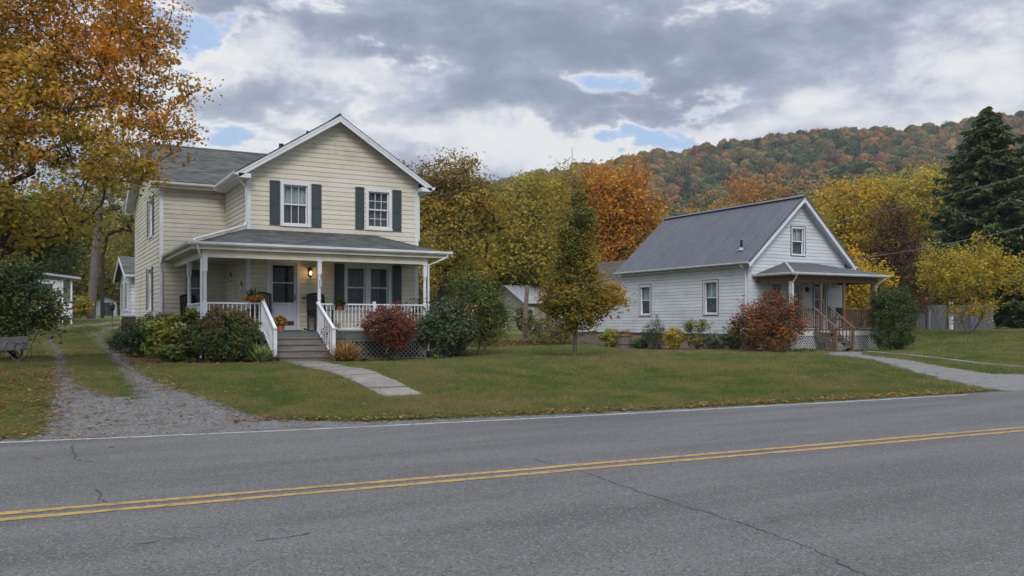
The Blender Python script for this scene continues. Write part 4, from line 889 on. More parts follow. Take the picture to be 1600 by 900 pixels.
gutter(H2, (QX0-.1, QY-.01, QZ+.03), (QX1+.12, QY-.01, QZ+.03), (0, -1, 0), 'old_white'); gutter(H2, (QX0-.01, QY-.1, QZ+.03), (QX0-.01, Y0-.04, QZ+.03), (-1, 0, 0), 'old_white'); gutter(H2, (QX1+.01, QY-.1, QZ+.03), (QX1+.01, Y0-.04, QZ+.03), (1, 0, 0), 'old_white')
MB().box(QX0+.001, QX1-.001, QY+.02, Y0-.03, QZ-.10, QZ-.08).build('ceiling', 'porch_wood', H2)
qy = 25.6; MB().box(QX0+.15, QX1-.3, qy-.06, qy+.06, 3.20, 3.419).build('porch_beam', 'porch_wood', H2); MB().box(QX0+.15, QX0+.27, qy+.06, Y0-.03, 3.201, 3.418).build('porch_beam', 'porch_wood', H2); MB().box(QX1-.42, QX1-.3, qy+.06, Y0-.03, 3.201, 3.418).build('porch_beam', 'porch_wood', H2)
D2 = 1.23
mb = MB(); n = 38
for i in range(n): a = QX0+.1+(QX1-.3-QX0)*i/n; mb.box(a+.003, a+(QX1-.3-QX0)/n-.003, qy-.1, Y0, D2-.035, D2)
mb.build('deck_boards', 'porch_wood', H2, kind='stuff')
MB().box(QX0+.12, QX1-.22, qy-.09, qy-.05, .98, D2-.036).build('deck_fascia', 'old_white', H2); MB().box(QX0+.10, QX0+.12, qy-.09, Y0, .98, D2-.036).build('deck_fascia', 'old_white', H2)
VP = Wall((0, qy-.05), (1, 0), (0, -1)); lattice(H2, VP, QX0+.1, QX1-.22, .36, .975, 'lattice_white', .135, .026, False); lattice(H2, Wall((QX0+.12, 0), (0, 1), (-1, 0)), qy, Y0, .36, .975, 'lattice_white', .135, .026, False)
MB().box(QX0+.3, QX1-.4, qy+.3, qy+.35, .3, .97).build('underfloor_shade', 'interior', H2)  # shade below the deck, painted as a near-black sheet behind the lattice
for i, (x, wd) in enumerate(((26.85, .14), (28.52, .09), (29.88, .09), (31.70, .12))):
    m_ = MB(); m_.box(x-wd/2, x+wd/2, qy-wd/2, qy+wd/2, D2 if x != 31.7 else D2, 3.2); m_.build('porch_post', 'porch_wood' if i else 'old_white', H2)
pb = MB(); pb.box(-.017, .017, -.017, .017, 0, .66); pb_me = mesh_of(pb, 'picket', 'porch_wood')
railing(H2, (29.92, qy), (31.64, qy), D2, 15, pb_me, 'porch_wood'); railing(H2, (26.95, qy), (28.50, qy), D2, 13, pb_me, 'porch_wood'); railing(H2, (31.70, qy+.06), (31.70, Y0-.05), D2, 15, pb_me, 'porch_wood'); railing(H2, (26.85, qy+.06), (26.85, Y0-.05), D2, 15, pb_me, 'porch_wood')
MB().box(29.02-.04, 29.02+.05, qy-.05, qy+.05, D2, D2+1.0).build('rail_post', 'porch_wood', H2)
# wooden steps in front
sx0, sx1 = 28.05, 28.98; sy0 = 24.45
st2 = MB().box(sx0+.02, sx0+.07, sy0, qy-.1, .36, .45).build('stairs', 'old_wood', H2)
for i in range(4):
    zt = .37+.19*(i+1); y = sy0+i*.29
    MB().box(sx0-.02, sx1+.02, y, y+.27, zt-.045, zt).build('tread', 'old_wood', st2)
for x in (sx0-.02, sx1+.02):
    MB().bar((x, sy0-.02, .42), (x, qy-.1, 1.14), .05, .20).build('stringer', 'old_wood', st2)
    MB().box(x-.045, x+.045, sy0-.10, sy0-.01, .33, 1.28).build('newel_post', 'porch_wood', H2)
    rl = MB().bar((x, sy0-.16, 1.27), (x, qy-.02, D2+.95), .09, .04).build('stair_rail', 'porch_wood', H2)
    for k in range(6): f = (k+.5)/6; y = sy0*(1-f)+(qy-.1)*f; zb = .45*(1-f)+1.2*f; piece('picket', pb_me, rl, (x, y, zb), scale=(1, 1, (.80)/.66))
    MB().bar((x, sy0, .62), (x, qy-.1, 1.36), .04, .04).build('bottom_rail', 'porch_wood', rl)
pipe(H2, [(QX0+.12, QY-.08, QZ-.08), (QX0+.16, QY+.02, QZ-.20), (26.80, qy-.10, QZ-.40), (26.80, qy-.10, 1.1)], 'old_white')
pipe(H2, [(QX1-.12, QY-.06, QZ-.08), (QX1-.2, QY+.02, QZ-.20), (31.83, qy-.04, QZ-.4), (31.83, qy-.04, 2.4)], 'old_white')
LP = thing('wall_lamp', 'unlit dark wall lamp beside the door of the white house', 'lamp', (29.72, Y0, 3.0))
m_ = MB(); V1.box(m_, vx(29.66), vx(29.76), .024, .05, 2.92, 3.08); m_.build('backplate', 'black_metal', LP); MB().lathe((29.71, Y0-.12, 2.84), [(.02, 0), (.06, .06), (.07, .18), (.02, .24)], 8).build('shade', 'black_metal', LP)
# rear additions of the white house
Z1 = Y1+6.0; xo = X0+.02
Wr = Wall((xo, Z1), (0, -1), (-1, 0)); side_wall(H2, Wr, Z1-Y1-.04, SB, 2.75, .148, 'white_siding', joined=True)
Wr2 = Wall((xo, Z1), (1, 0), (0, 1)); side_wall(H2, Wr2, 4.5, SB, 2.75, .148, 'white_siding', joined=True)
MB().box(xo+.05, xo+4.4, Y1, Z1-.05, .1, SB).build('foundation', 'foundation', H2)
roof_plane(H2, (xo-.25, Y1+.12, 2.78), (xo-.25, Z1+.2, 2.78), (xo+1.5, Z1+.2, 3.85), (xo+1.5, Y1+.12, 3.85), 10, 'shingle_grey', label='lower grey roof of the rear addition')
roof_plane(H2, (xo+1.5, Y1+.12, 3.86), (xo+1.5, Z1+.2, 3.86), (xo+2.6, Z1+.2, 5.0), (xo+2.6, Y1+.12, 5.0), 10, 'shingle_brown', label='upper brown roof of the rear addition')
MB().prism([(xo, Z1, 2.74), (xo+4.5, Z1, 2.74), (xo+2.6, Z1, 4.9), (xo+1.5, Z1, 3.8)], (0, -.05, 0)).build('wall', 'white_siding', H2)
gutter(H2, (xo-.25, Y1+.12, 2.80), (xo-.25, Z1+.2, 2.80), (-1, 0, 0), 'old_white')
# chair and plants on its porch
ch = thing('porch_chair', 'dark folding chair on the wooden porch by the far window', 'chair', (31.1, 26.7, D2))
m_ = MB(); m_.box(30.88, 31.32, 26.5, 26.9, D2+.42, D2+.45); m_.build('seat', 'dark_wood', ch)
for dx in (-.2, .2):
    for dy in (-.18, .18): m_ = MB(); m_.box(31.1+dx-.015, 31.1+dx+.015, 26.7+dy-.015, 26.7+dy+.015, D2, D2+(.42 if dy < 0 else .95)); m_.build('leg', 'black_metal', ch)
m_ = MB(); m_.box(30.9, 31.3, 26.865, 26.885, D2+.6, D2+.95); m_.build('backrest', 'dark_wood', ch)

# ------------------------------------------------------------------ vegetation
PAL = dict(
    orange=(.40, .145, .018), red=(.30, .065, .018), gold=(.42, .24, .028), olive=(.17, .15, .026), green=(.065, .095, .022), dgreen=(.032, .052, .018), ygreen=(.24, .22, .032), yellow=(.48, .34, .03),
    brown=(.17, .085, .030), wine=(.125, .036, .030), rust=(.20, .070, .032), blue=(.050, .080, .045), lime=(.20, .25, .045), straw=(.40, .26, .10), grey=(.13, .16, .11), plum=(.095, .045, .036), spruce=(.030, .048, .018), fir=(.052, .068, .020), orangeflower=(.62, .19, .02), mum=(.48, .16, .02), pale=(.36, .42, .20))
def pal(*items): return [(np.array(PAL[n]), w) for n, w in items]
for _k in ('orange', 'red', 'gold', 'olive', 'green', 'ygreen', 'yellow', 'rust', 'spruce', 'dgreen', 'fir', 'lime'): PAL[_k] = tuple(min(.75, v*(1.7 if _k in ('spruce', 'fir', 'dgreen') else 1.1 if _k in ('yellow', 'rust', 'red') else 1.3)) for v in PAL[_k])
def pick(rng, p, n):
    w = np.array([x[1] for x in p], float); w /= w.sum(); return np.array([x[0] for x in p])[rng.choice(len(p), n, p=w)]
def leaf_geo(rng, pos, size, colr, up=.45, aspect=.62, fold=.18, down=0.0, outward=None, facing=None):
    """one folded pointed leaf (two triangles) per position"""
    n = len(pos); d = rng.normal(size=(n, 3)); d[:, 2] = d[:, 2]*.6-down
    if outward is not None: d += outward
    d /= np.linalg.norm(d, axis=1)[:, None]+1e-9
    nr = rng.normal(size=(n, 3)); nr[:, 2] += up*2.2
    if facing is not None: nr = nr*.75+facing
    s = np.cross(d, nr); s /= np.linalg.norm(s, axis=1)[:, None]+1e-9; nn = np.cross(s, d)
    sz = (size*rng.uniform(.65, 1.35, n))[:, None]; a = pos-d*sz*.5; b = pos+d*sz*.5; mid = pos-d*sz*.06
    l = mid+s*sz*aspect*.5+nn*sz*fold; r_ = mid-s*sz*aspect*.5+nn*sz*fold
    V = np.stack([a, r_, b, l], 1).reshape(-1, 3); i = np.arange(n)[:, None]*4; F = np.concatenate([i+[[0, 1, 2]], i+[[0, 2, 3]]], 1).reshape(-1, 3)
    return V, F, np.repeat(colr, 4, 0)
def blob_points(rng, blobs, n, shell=2.0):
    B = np.array(blobs, float); vol = B[:, 3]*B[:, 4]*B[:, 5]; k = rng.choice(len(B), n, p=vol/vol.sum()); d = rng.normal(size=(n, 3)); d /= np.linalg.norm(d, axis=1)[:, None]
    return B[k, :3]+d*(rng.random(n)**(1/(3*shell/2)))[:, None]*B[k, 3:6]
def grow(rng, starts, targets, step, bend=.12, lift=.25):
    """connect every target to the nearest branch: a light space-colonisation tree"""
    N = [np.array(s, float) for s, p in starts]; par = [p for s, p in starts]; base = N[0]
    order = np.argsort(np.linalg.norm(targets-base, axis=1)); A = np.array(N); tips = []
    for t in targets[order]:
        df = t-A; dist = np.linalg.norm(df, axis=1); cost = dist*(1+lift*np.clip(-df[:, 2]/(dist+1e-6)+.1, 0, 1)*3); j = int(np.argmin(cost)); p0 = A[j]; L = dist[j]
        n = max(1, int(round(L/step))); new = []
        for k in range(1, n+1):
            f = k/n; q = p0*(1-f)+t*f; q = q+rng.normal(size=3)*bend*step*(1 if k < n else 0); q[2] -= lift*.3*L*f*(1-f); new.append(q); par.append(j if k == 1 else len(N)+0-0-1); N.append(q)
        A = np.vstack([A, new]); tips.append(len(N)-1)
    return A, par, tips
def branch_mesh(A, par, tips, tip_r, trunk_r, expo=.74, ns=5, minr=0.0):
    n = len(A); cnt = np.zeros(n); 
    for t in tips: cnt[t] += 1
    for i in range(n-1, 0, -1):
        if par[i] >= 0: cnt[par[i]] += cnt[i]
    cnt = np.maximum(cnt, .5); r = tip_r*cnt**expo; root = cnt.max(); r = tip_r+(trunk_r-tip_r)*((cnt-.5)/(root-.5))**expo
    vs = []; fs = []; ring = np.arange(ns)*2*math.pi/ns
    for i in range(1, n):
        j = par[i]
        if j < 0: continue
        a, b = A[j], A[i]; d = b-a; L = np.linalg.norm(d)
        if L < 1e-5: continue
        d = d/L; s = np.cross(d, [0, 0, 1.0] if abs(d[2]) < .9 else [1.0, 0, 0]); s /= np.linalg.norm(s); t = np.cross(s, d); ra = min(r[j], r[i]*1.35); o = len(vs)*0+sum(0 for _ in ())
        k0 = len(vs)*ns*2
        vs.append(np.concatenate([a+np.outer(np.cos(ring), s)*ra+np.outer(np.sin(ring), t)*ra, b+d*r[i]*.3+np.outer(np.cos(ring), s)*r[i]+np.outer(np.sin(ring), t)*r[i]]))
        for k in range(ns): k2 = (k+1) % ns; fs.append((k0+k, k0+k2, k0+ns+k2, k0+ns+k))
    return np.concatenate(vs), np.array(fs)
def plant(name, label, cat, loc, blobs, n_clump, n_leaf, size, palette, seed, stems=1, trunk_r=.06, tip_r=.006, first=.25, sigma=.25, shell=2.0, up=.45, aspect=.62, step=.35, bark='bark_dark', leafmat='leaf', group=None, lean=(0, 0), top=None,
          clump_var=.6, down=0.0, crown_name='crown', trunk_name='trunk', colfn=None, fold=.18, lift=.25, spread=.08, bare=0.0, flat=.8, add=None, bend=.12, face=1.0, rexp=.74):
    """a tree or shrub: blobs are (x, y, z, rx, ry, rz) relative to the foot; limbs grow to leaf clumps, thousands of folded leaves"""
    rng = np.random.default_rng(seed); T = thing(name, label, cat, loc, group); lo = np.array(loc, float)
    tg = blob_points(rng, blobs, n_clump, shell); zmax = max(b[2]+b[5] for b in blobs); zmin = max(.02, min(b[2]-b[5] for b in blobs)); tg = tg[tg[:, 2] > .06]
    if stems > 1: k_ = rng.random(len(tg)) < .13; tg[k_] = tg[k_]*[1.13, 1.13, 1.10]
    top_ = top if top is not None else first+.45
    starts = []
    for s in range(stems):
        a = 2*math.pi*s/stems; f = np.array([math.cos(a), math.sin(a), 0])*(spread if stems > 1 else 0); prev = -1; hh = zmax*(first if stems > 1 else top_); n = max(2, int(hh/step))
        for k in range(n+1):
            t = k/n; p = np.array([lean[0]*t, lean[1]*t, -.1+(hh+.1)*t])+f*(1+(5*t if stems > 1 else 0))+rng.normal(size=3)*[.03, .03, 0]*step*(0 if k == 0 else 1); starts.append((p, prev)); prev = len(starts)-1
    # targets may only attach above the first fork
    A0 = [s for s in starts]; 
    A, par, tips = grow(rng, A0, tg, step, bend, lift)
    V, F = branch_mesh(A, par, tips, tip_r, trunk_r, expo=rexp, ns=6 if trunk_r > .12 else 4)
    np_mesh(trunk_name, V+lo, F, bark, T, smooth=True)
    # crown
    keep = rng.random(len(tg)) >= bare; tk = tg[keep]; m = max(1, n_leaf//len(tk)); idx = np.repeat(np.arange(len(tk)), m)
    sg = sigma*rng.uniform(.55, 1.35, len(tk))[idx][:, None]; off = np.clip(rng.normal(size=(len(idx), 3)), -1.7, 1.7)*sg*[1, 1, flat]; off[:, 2] -= down*sg[:, 0]; P = tk[idx]+off
    P[:, 2] = np.maximum(P[:, 2], .03)
    cc = pick(rng, palette, len(tk))[idx]; lc = pick(rng, palette, len(idx)); col = cc*clump_var+lc*(1-clump_var)
    if colfn: col = colfn(P, col, rng)
    col = col*rng.uniform(.75, 1.25, (len(idx), 1))
    ctr = P.mean(0); gl = (P-ctr); gl /= np.linalg.norm(gl, axis=1)[:, None]+1e-6; lc_ = off/(sg*1.2+1e-6); fc = (gl*.9+lc_*.9)*face
    V, F, cl = leaf_geo(rng, P, size, col, up, aspect, fold, down*.5, facing=fc)
    if add is not None: V2_, F2_, c2_ = add(rng); F = np.concatenate([F, F2_+len(V)]); V = np.concatenate([V, V2_]); cl = np.concatenate([cl, c2_])
    np_mesh(crown_name, V+lo, F, leafmat, T, attrs={'col': ('FLOAT_COLOR', cl)})
    return T
def rel(loc, pts):
    """blobs given as (px, py, depth, rx, rz) seen from the road, turned into offsets from the foot"""
    out = []
    for px, py, D, rx_r, rz_r in pts: p = at(px, py, D); out.append((p[0]-loc[0], p[1]-loc[1], p[2]-loc[2], rx_r, rx_r, rz_r))
    return out
def onground(px, D): x, y, _ = at(px, 500, D); return (x, y, gzf(x, y))

# big maple by the drive
loc = (-1.75, 21.4, .35)
def maple_col(P, col, rng):
    x = P[:, 0]*cs-P[:, 1]*sn; z = P[:, 2]; n = np.sin(P[:, 0]*1.7+P[:, 2]*1.3)+np.sin(P[:, 1]*1.9-P[:, 2]*.8+2); k = np.clip((x-.6)*.17+(z-6.0)*.14+n*.22, 0, 1)[:, None]
    rr = np.clip((x-3.6)*.35, .1, .75)[:, None]; warm = np.array(PAL['orange'])*(1-rr)+np.array(PAL['red'])*rr*1.1; cool = np.array(PAL['olive'])*.55+np.array(PAL['green'])*.25+np.array(PAL['gold'])*.2; m = (col*.45+(warm*k+cool*(1-k))*.55)*1.3
    low = np.clip((5.2-z)*.3, 0, .5)[:, None]; return m*(1-low)+np.array(PAL['ygreen'])*low*.9
plant('maple_tree', 'large orange and gold maple leaning over the gravel drive beside the cream house', 'tree', loc,
      rel(loc, [(60, 60, 20, 2.8, 2.3), (-130, 20, 19, 3.2, 3.0), (190, 95, 21, 1.75, 1.5), (258, 165, 21.5, .95, .9), (160, 200, 20.5, 1.75, 1.25), (50, 240, 19, 2.4, 1.8), (100, 335, 19, 1.35, .75), (0, 350, 18.5, 1.6, .8), (120, -70, 21, 2.4, 1.6), (-60, 190, 17.5, 1.9, 1.8), (230, 250, 20.5, .7, .45), (290, 205, 21.5, .42, .4), (190, 20, 21, 1.3, 1.1), (205, 300, 20, .5, .5)]),
      760, 60000, .105, pal(('orange', 3), ('red', 1.1), ('gold', 3), ('olive', 3), ('green', 1.6), ('ygreen', 1.2)), 11, trunk_r=.27, tip_r=.011, first=.2, top=.62, sigma=.24, rexp=1.15, shell=2.0, step=.5, colfn=maple_col, up=.5, flat=.6, down=.15)
# young tree on the lawn
loc = (15.85, 24.6, .36)
def sap_col(P, col, rng):
    n = np.sin(P[:, 0]*3.1+P[:, 2]*2.2)+np.sin(P[:, 1]*2.9-P[:, 2]*1.4); x = P[:, 0]*cs-P[:, 1]*sn; k = np.clip(.17+np.abs(x)*.35+x*.12-np.abs(P[:, 2]-2.2)*.04+n*.13, 0, .9)[:, None]
    return col*.4+(np.array((.58, .33, .03))*k+np.array((.11, .16, .036))*(1-k))*.6
plant('young_tree', 'slim young tree turning green to orange alone on the front lawn', 'tree', loc,
      [(0, 0, 1.45, .9, .9, .6), (0, 0, 2.2, 1.2, 1.2, .75), (.85, -.5, 2.0, .75, .75, .55), (-.7, .4, 1.7, .5, .5, .4), (0, 0, 3.05, .86, .86, .7), (.0, 0, 4.0, .80, .80, .75), (0, 0, 4.85, .58, .58, .7), (0, 0, 5.5, .34, .34, .6), (0, 0, 6.2, .1, .1, .3)],
      380, 15500, .11, pal(('green', 4), ('olive', 2.2), ('gold', 1.2), ('orange', .7), ('dgreen', 2)), 12, trunk_r=.085, tip_r=.005, first=.08, top=.93, sigma=.16, shell=1.7, step=.28, bark='bark_grey', colfn=sap_col, lift=-.2)

# garden shrubs of the cream house
def shrub(label, x, y, r, h, n_leaf, size, palette, seed, name='shrub', cat='bush', n=90, blobs=None, leafmat='leaf_dense', **k):
    loc = (x, y, gzf(x, y)); kk = dict(stems=6, trunk_r=.025, tip_r=.004, first=.15, sigma=r*.16, shell=2.8, step=.2, spread=.05, bark='bark_twig', trunk_name='stems', crown_name='foliage'); kk.update(k)
    return plant(name, label, cat, loc, blobs or [(0, 0, h*.52, r, r, h*.50)], n, n_leaf, size, palette, seed, leafmat=leafmat, **kk)
shrub('low dark blue-green juniper at the far corner of the cream house', 3.15, 36.6, .60, 1.0, 4200, .09, pal(('blue', 3), ('dgreen', 3)), 21, blobs=[(0, 0, .35, .62, .62, .35), (.1, 0, .65, .42, .42, .4)], aspect=.3)
shrub('dark shrub with a few yellow leaves along the side of the cream house', 3.25, 31.2, .55, 1.4, 5200, .085, pal(('dgreen', 4), ('green', 3), ('yellow', .6)), 22, blobs=[(0, 0, .55, .6, .7, .5), (.15, -.6, .75, .55, .6, .62), (-.2, .4, .3, .4, .4, .3)])
shrub('loose light green shrub with large leaves left of the clipped bush', 3.62, 27.2, .72, 1.5, 8600, .12, pal(('lime', 3), ('green', 2.4), ('pale', .8), ('ygreen', 1)), 23, blobs=[(0, 0, .55, .75, .75, .55), (.15, .1, 1.0, .55, .6, .5), (-.35, .5, .8, .5, .6, .55)], down=.2, up=.7)
def round_col(P, col, rng): k = np.clip((P[:, 2]-.95)*1.6+np.sin(P[:, 0]*5+P[:, 1]*4)*.35, 0, .75)[:, None]; return col*(1-k)+np.array(PAL['brown'])*k*.9
shrub('densely clipped rounded dark green bush with bronze top before the porch railing', 4.80, 25.4, .80, 1.48, 27000, .055, pal(('dgreen', 5), ('green', 2), ('olive', 1)), 24, n=460, sigma=.07, shell=6, blobs=[(-.1, 0, .62, .80, .7, .62), (.12, 0, .68, .80, .7, .62), (0, 0, 1.02, .74, .66, .47)], colfn=round_col)
shrub('leggy red-leaved barberry bush in front of the white porch railing', 9.62, 25.55, .85, 1.66, 14500, .055, pal(('wine', 4), ('rust', 2.2), ('brown', 1.2), ('red', .4)), 25, n=300, blobs=[(0, 0, 1.12, .88, .8, .52), (.25, 0, .85, .62, .6, .5)], trunk_r=.022, first=.35, stems=9, spread=.10, sigma=.085, shell=2.2)
shrub('dark grey-green broad shrub at the right corner of the cream house porch', 11.95, 26.5, .95, 2.0, 10500, .095, pal(('dgreen', 4), ('grey', 2.2), ('blue', 2.2), ('green', 1.2), ('orange', .05)), 26, n=230, blobs=[(0, 0, .85, 1.0, .95, .8), (-.45, .2, 1.35, .55, .5, .55), (.45, .2, 1.2, .75, .7, .68)], sigma=.15)
shrub('tall feathery green shrub right of the cream house with dark stems', 14.05, 28.4, 1.05, 2.95, 11000, .12, pal(('green', 4), ('lime', 1.7), ('dgreen', 2), ('ygreen', .8)), 27, n=260, blobs=[(0, 0, 1.6, 1.1, 1.0, 1.0), (-.3, 0, 2.3, .75, .75, .62), (.45, 0, 1.2, .85, .85, .7)], sigma=.2, aspect=.28, first=.25, stems=8, spread=.12, trunk_r=.035)
shrub('dark shrub filling the gap behind the porch corner shrub', 12.9, 28.0, .8, 1.7, 5600, .10, pal(('dgreen', 4), ('green', 2)), 28, n=120)
# strap-leaved clumps
def clump(name, label, cat, x, y, n, L, wdt, palette, seed, droop=1.0, spread=.12, T=None, z=None):
    rng = np.random.default_rng(seed); z = gzf(x, y) if z is None else z; T = T or thing(name, label, cat, (x, y, z)); V = []; F = []; Cc = []; o = np.array([x, y, z]); cols = pick(rng, palette, n)
    for i in range(n):
        a = rng.uniform(0, 2*math.pi); l = L*rng.uniform(.6, 1.15); e = rng.uniform(.5, 1.45); d = np.array([math.cos(a), math.sin(a), 0]); s = np.array([-math.sin(a), math.cos(a), 0]); p = o+d*rng.uniform(0, spread)
        k0 = len(V)
        for k in range(5):
            t = k/4; q = p+d*l*math.cos(e)*t+np.array([0, 0, l*math.sin(e)*t-droop*l*.62*t*t]); q[2] = max(q[2], z+.01); w_ = wdt*(1-t**2)*.5+.002; V += [q-s*w_, q+s*w_]
            Cc += [cols[i]*(.7+.6*t)]*2
        for k in range(4): F += [(k0+2*k, k0+2*k+1, k0+2*k+3), (k0+2*k, k0+2*k+3, k0+2*k+2)]
    np_mesh('foliage', np.array(V), np.array(F), 'leaf', T, attrs={'col': ('FLOAT_COLOR', np.array(Cc))}); return T
clump('striped_grass_clump', 'pale striped strap-leaved clump at the left foot of the front steps', 'plant', 5.55, 25.0, 300, .85, .035, pal(('pale', 3), ('lime', 2), ('green', 2)), 31, spread=.18, droop=.6)
clump('dried_grass_clump', 'dried straw-coloured drooping clump at the right foot of the front steps', 'plant', 8.10, 25.0, 620, .95, .028, pal(('straw', 4), ('brown', 1.2), ('gold', .5)), 32, droop=.62, spread=.16)
shrub('bare purplish twiggy plant behind the dried straw clump', 7.98, 25.75, .3, 1.1, 500, .05, pal(('plum', 3), ('brown', 1)), 33, name='twiggy_plant', cat='plant', n=80, blobs=[(0, 0, .75, .36, .3, .38)], trunk_r=.012, tip_r=.004)
shrub('bare grey twiggy plant between the clipped bush and the striped clump', 5.35, 25.75, .3, .7, 250, .05, pal(('grey', 3), ('plum', 1)), 34, name='twiggy_plant', cat='plant', n=60, blobs=[(0, 0, .5, .34, .2, .24)], trunk_r=.012, tip_r=.004)
for i, (x, y, r, lab) in enumerate(((8.75, 25.2, .22, 'low green leafy plant just right of the dried straw clump'), (9.5, 25.05, .26, 'low green leafy plant at the foot of the red barberry'), (11.2, 25.4, .28, 'low leafy plant under the porch corner shrub'), (12.6, 26.3, .3, 'low leafy plant between the dark shrub and the tall green shrub'), (3.9, 25.7, .3, 'low dark plant at the foot of the light green shrub'))):
    clump('hosta', lab, 'plant', x, y, 70, r*1.25, .06, pal(('green', 3), ('lime', 1), ('dgreen', 2)), 40+i, spread=.1)

# flower pots
def pot_plant(label, x, y, z, pr, ph, fr, fh, fol, flo, seed, hanging=False):
    T = thing('potted_plant', label, 'plant', (x, y, z)); MB().lathe((x, y, z), [(pr*.7, 0), (pr*.75, .01), (pr*.95, ph*.8), (pr*1.05, ph*.82), (pr*1.05, ph), (pr*.9, ph), (pr*.85, ph*.9)], 14).build('pot', 'terracotta', T)
    rng = np.random.default_rng(seed)
    for nm, p_, n, sz, rr in (('foliage', fol, 500, .07, 1.0), ('flowers', flo, 420 if flo else 0, .055, 1.08)):
        if not n: continue
        d = rng.normal(size=(n, 3)); d /= np.linalg.norm(d, axis=1)[:, None]; d[:, 2] = np.abs(d[:, 2])-.12; P = np.array([x, y, z+ph])+d*[fr*rr, fr*rr, fh*rr]*rng.uniform(.6, 1, (n, 1))
        V, F, c = leaf_geo(rng, P, sz, pick(rng, p_, n), .3, .75); np_mesh(nm, V, F, 'leaf_dense', T, attrs={'col': ('FLOAT_COLOR', c)})
    return T
pot_plant('orange potted mum on the deck beside the front door', 6.62, 26.75, DZ, .13, .24, .20, .28, pal(('olive', 3), ('green', 2)), pal(('mum', 2), ('gold', 1.5)), 51)
t_ = pot_plant('orange flowers with dark spiky greenery perched on the left porch railing post', 5.80, 26.66, DZ+.87, .12, .10, .30, .16, pal(('dgreen', 3), ('brown', 1)), pal(('orangeflower', 3), ('mum', 1)), 52)
clump('', '', '', 5.80, 26.66, 60, .42, .04, pal(('dgreen', 3), ('blue', 1)), 53, droop=.3, T=t_, z=DZ+1.0)
t_ = pot_plant('spreading green fern in a pot on the railing right of the middle post', 8.42, 26.60, DZ+.70, .10, .16, .18, .08, pal(('dgreen', 3), ('green', 2)), None, 54)
clump('', '', '', 8.42, 26.60, 130, .42, .035, pal(('dgreen', 3), ('green', 2), ('blue', 1)), 55, droop=.9, T=t_, z=DZ+.86)

# white house plantings
def wh_col(P, col, rng): k = np.clip(.75-P[:, 2]*.55+.2*np.sin(P[:, 0]*3), 0, .8)[:, None]; return col*(1-k)+np.array(PAL['olive'])*k*.8
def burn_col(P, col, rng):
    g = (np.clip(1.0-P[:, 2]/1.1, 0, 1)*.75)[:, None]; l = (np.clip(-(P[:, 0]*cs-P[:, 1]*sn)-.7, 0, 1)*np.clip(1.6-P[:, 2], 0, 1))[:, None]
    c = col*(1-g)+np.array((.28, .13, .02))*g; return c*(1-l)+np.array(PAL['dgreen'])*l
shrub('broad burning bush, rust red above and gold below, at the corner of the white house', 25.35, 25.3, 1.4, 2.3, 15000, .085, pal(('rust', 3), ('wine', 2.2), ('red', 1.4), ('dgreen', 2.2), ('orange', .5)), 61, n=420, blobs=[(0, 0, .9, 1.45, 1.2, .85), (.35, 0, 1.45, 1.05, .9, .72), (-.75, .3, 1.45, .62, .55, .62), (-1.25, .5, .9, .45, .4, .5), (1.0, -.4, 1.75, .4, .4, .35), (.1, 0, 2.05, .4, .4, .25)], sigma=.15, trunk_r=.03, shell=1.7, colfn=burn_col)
shrub('tall dense dark green evergreen bush beside the wooden porch of the white house', 30.9, 24.0, .95, 2.7, 17000, .085, pal(('spruce', 3), ('dgreen', 4), ('green', 2.4), ('fir', 1.5)), 62, n=460, blobs=[(0, 0, .95, .95, .9, .92), (.03, 0, 1.6, .97, .9, .85), (-.05, .05, 2.1, .74, .72, .58), (.4, 0, .6, .6, .5, .5)], sigma=.11, shell=4.0, aspect=.35)
for i, (px, D, r, h, p_, lab, kw) in enumerate((
    (953, 40.5, .42, .8, pal(('ygreen', 3), ('lime', 1.5), ('green', 1)), 'yellow-green low bush left of the wooden barrel', {}),
    (1023, 38.5, .55, 1.35, pal(('spruce', 3), ('dgreen', 3)), 'pointed dark evergreen bush below the left side window of the white house', dict(blobs=[(0, 0, .5, .6, .6, .45), (0, 0, .85, .42, .42, .5), (0, 0, 1.25, .12, .12, .3)], aspect=.3, n=170, sigma=.09)),
    (1053, 38.0, .40, .95, pal(('yellow', 3), ('ygreen', 2), ('olive', 1)), 'small bright yellow bush beside the pointed evergreen', {}),
    (1086, 37.7, .58, 1.15, pal(('olive', 2), ('lime', 1), ('green', 2)), 'leggy open green shrub below the right side window of the white house', dict(blobs=[(-.3, 0, .95, .3, .3, .22), (.3, 0, .98, .3, .3, .25), (0, 0, .4, .45, .4, .35)], shell=1.5)),
    (1117, 37.2, .48, .6, pal(('grey', 3), ('green', 1), ('brown', .8)), 'low greyish sprawling plant between the leggy shrub and the burning bush', {}),
    (1147, 36.8, .3, .8, pal(('green', 3), ('dgreen', 2)), 'narrow green plant just left of the burning bush', {}),
    (1000, 39.2, .35, .35, pal(('green', 3), ('dgreen', 2)), 'low green groundcover right of the wooden barrel', {}))):
    x, y, z = onground(px, D); kk = dict(n=70, sigma=r*.2); kk.update(kw); shrub(lab, x, y, r, h, 2600, .075, p_, 70+i, **kk)
x, y, z = onground(976, 39.8); BT = thing('wooden_barrel', 'old grey wooden barrel planter with red flowers at the back corner of the white house', 'barrel', (x, y, z))
for k in range(12): t = k*math.pi/6; t2 = (k+.93)*math.pi/6; MB().prism([(x+.30*math.cos(t), y+.30*math.sin(t), z), (x+.30*math.cos(t2), y+.30*math.sin(t2), z), (x+.27*math.cos(t2), y+.27*math.sin(t2), z), (x+.27*math.cos(t), y+.27*math.sin(t), z)], (.0, 0, .62)).build('stave', 'old_wood', BT)
for zz in (.12, .48): MB().tube([(x, y, z+zz), (x, y, z+zz+.03)], .308, 16).build('hoop', 'black_metal', BT)
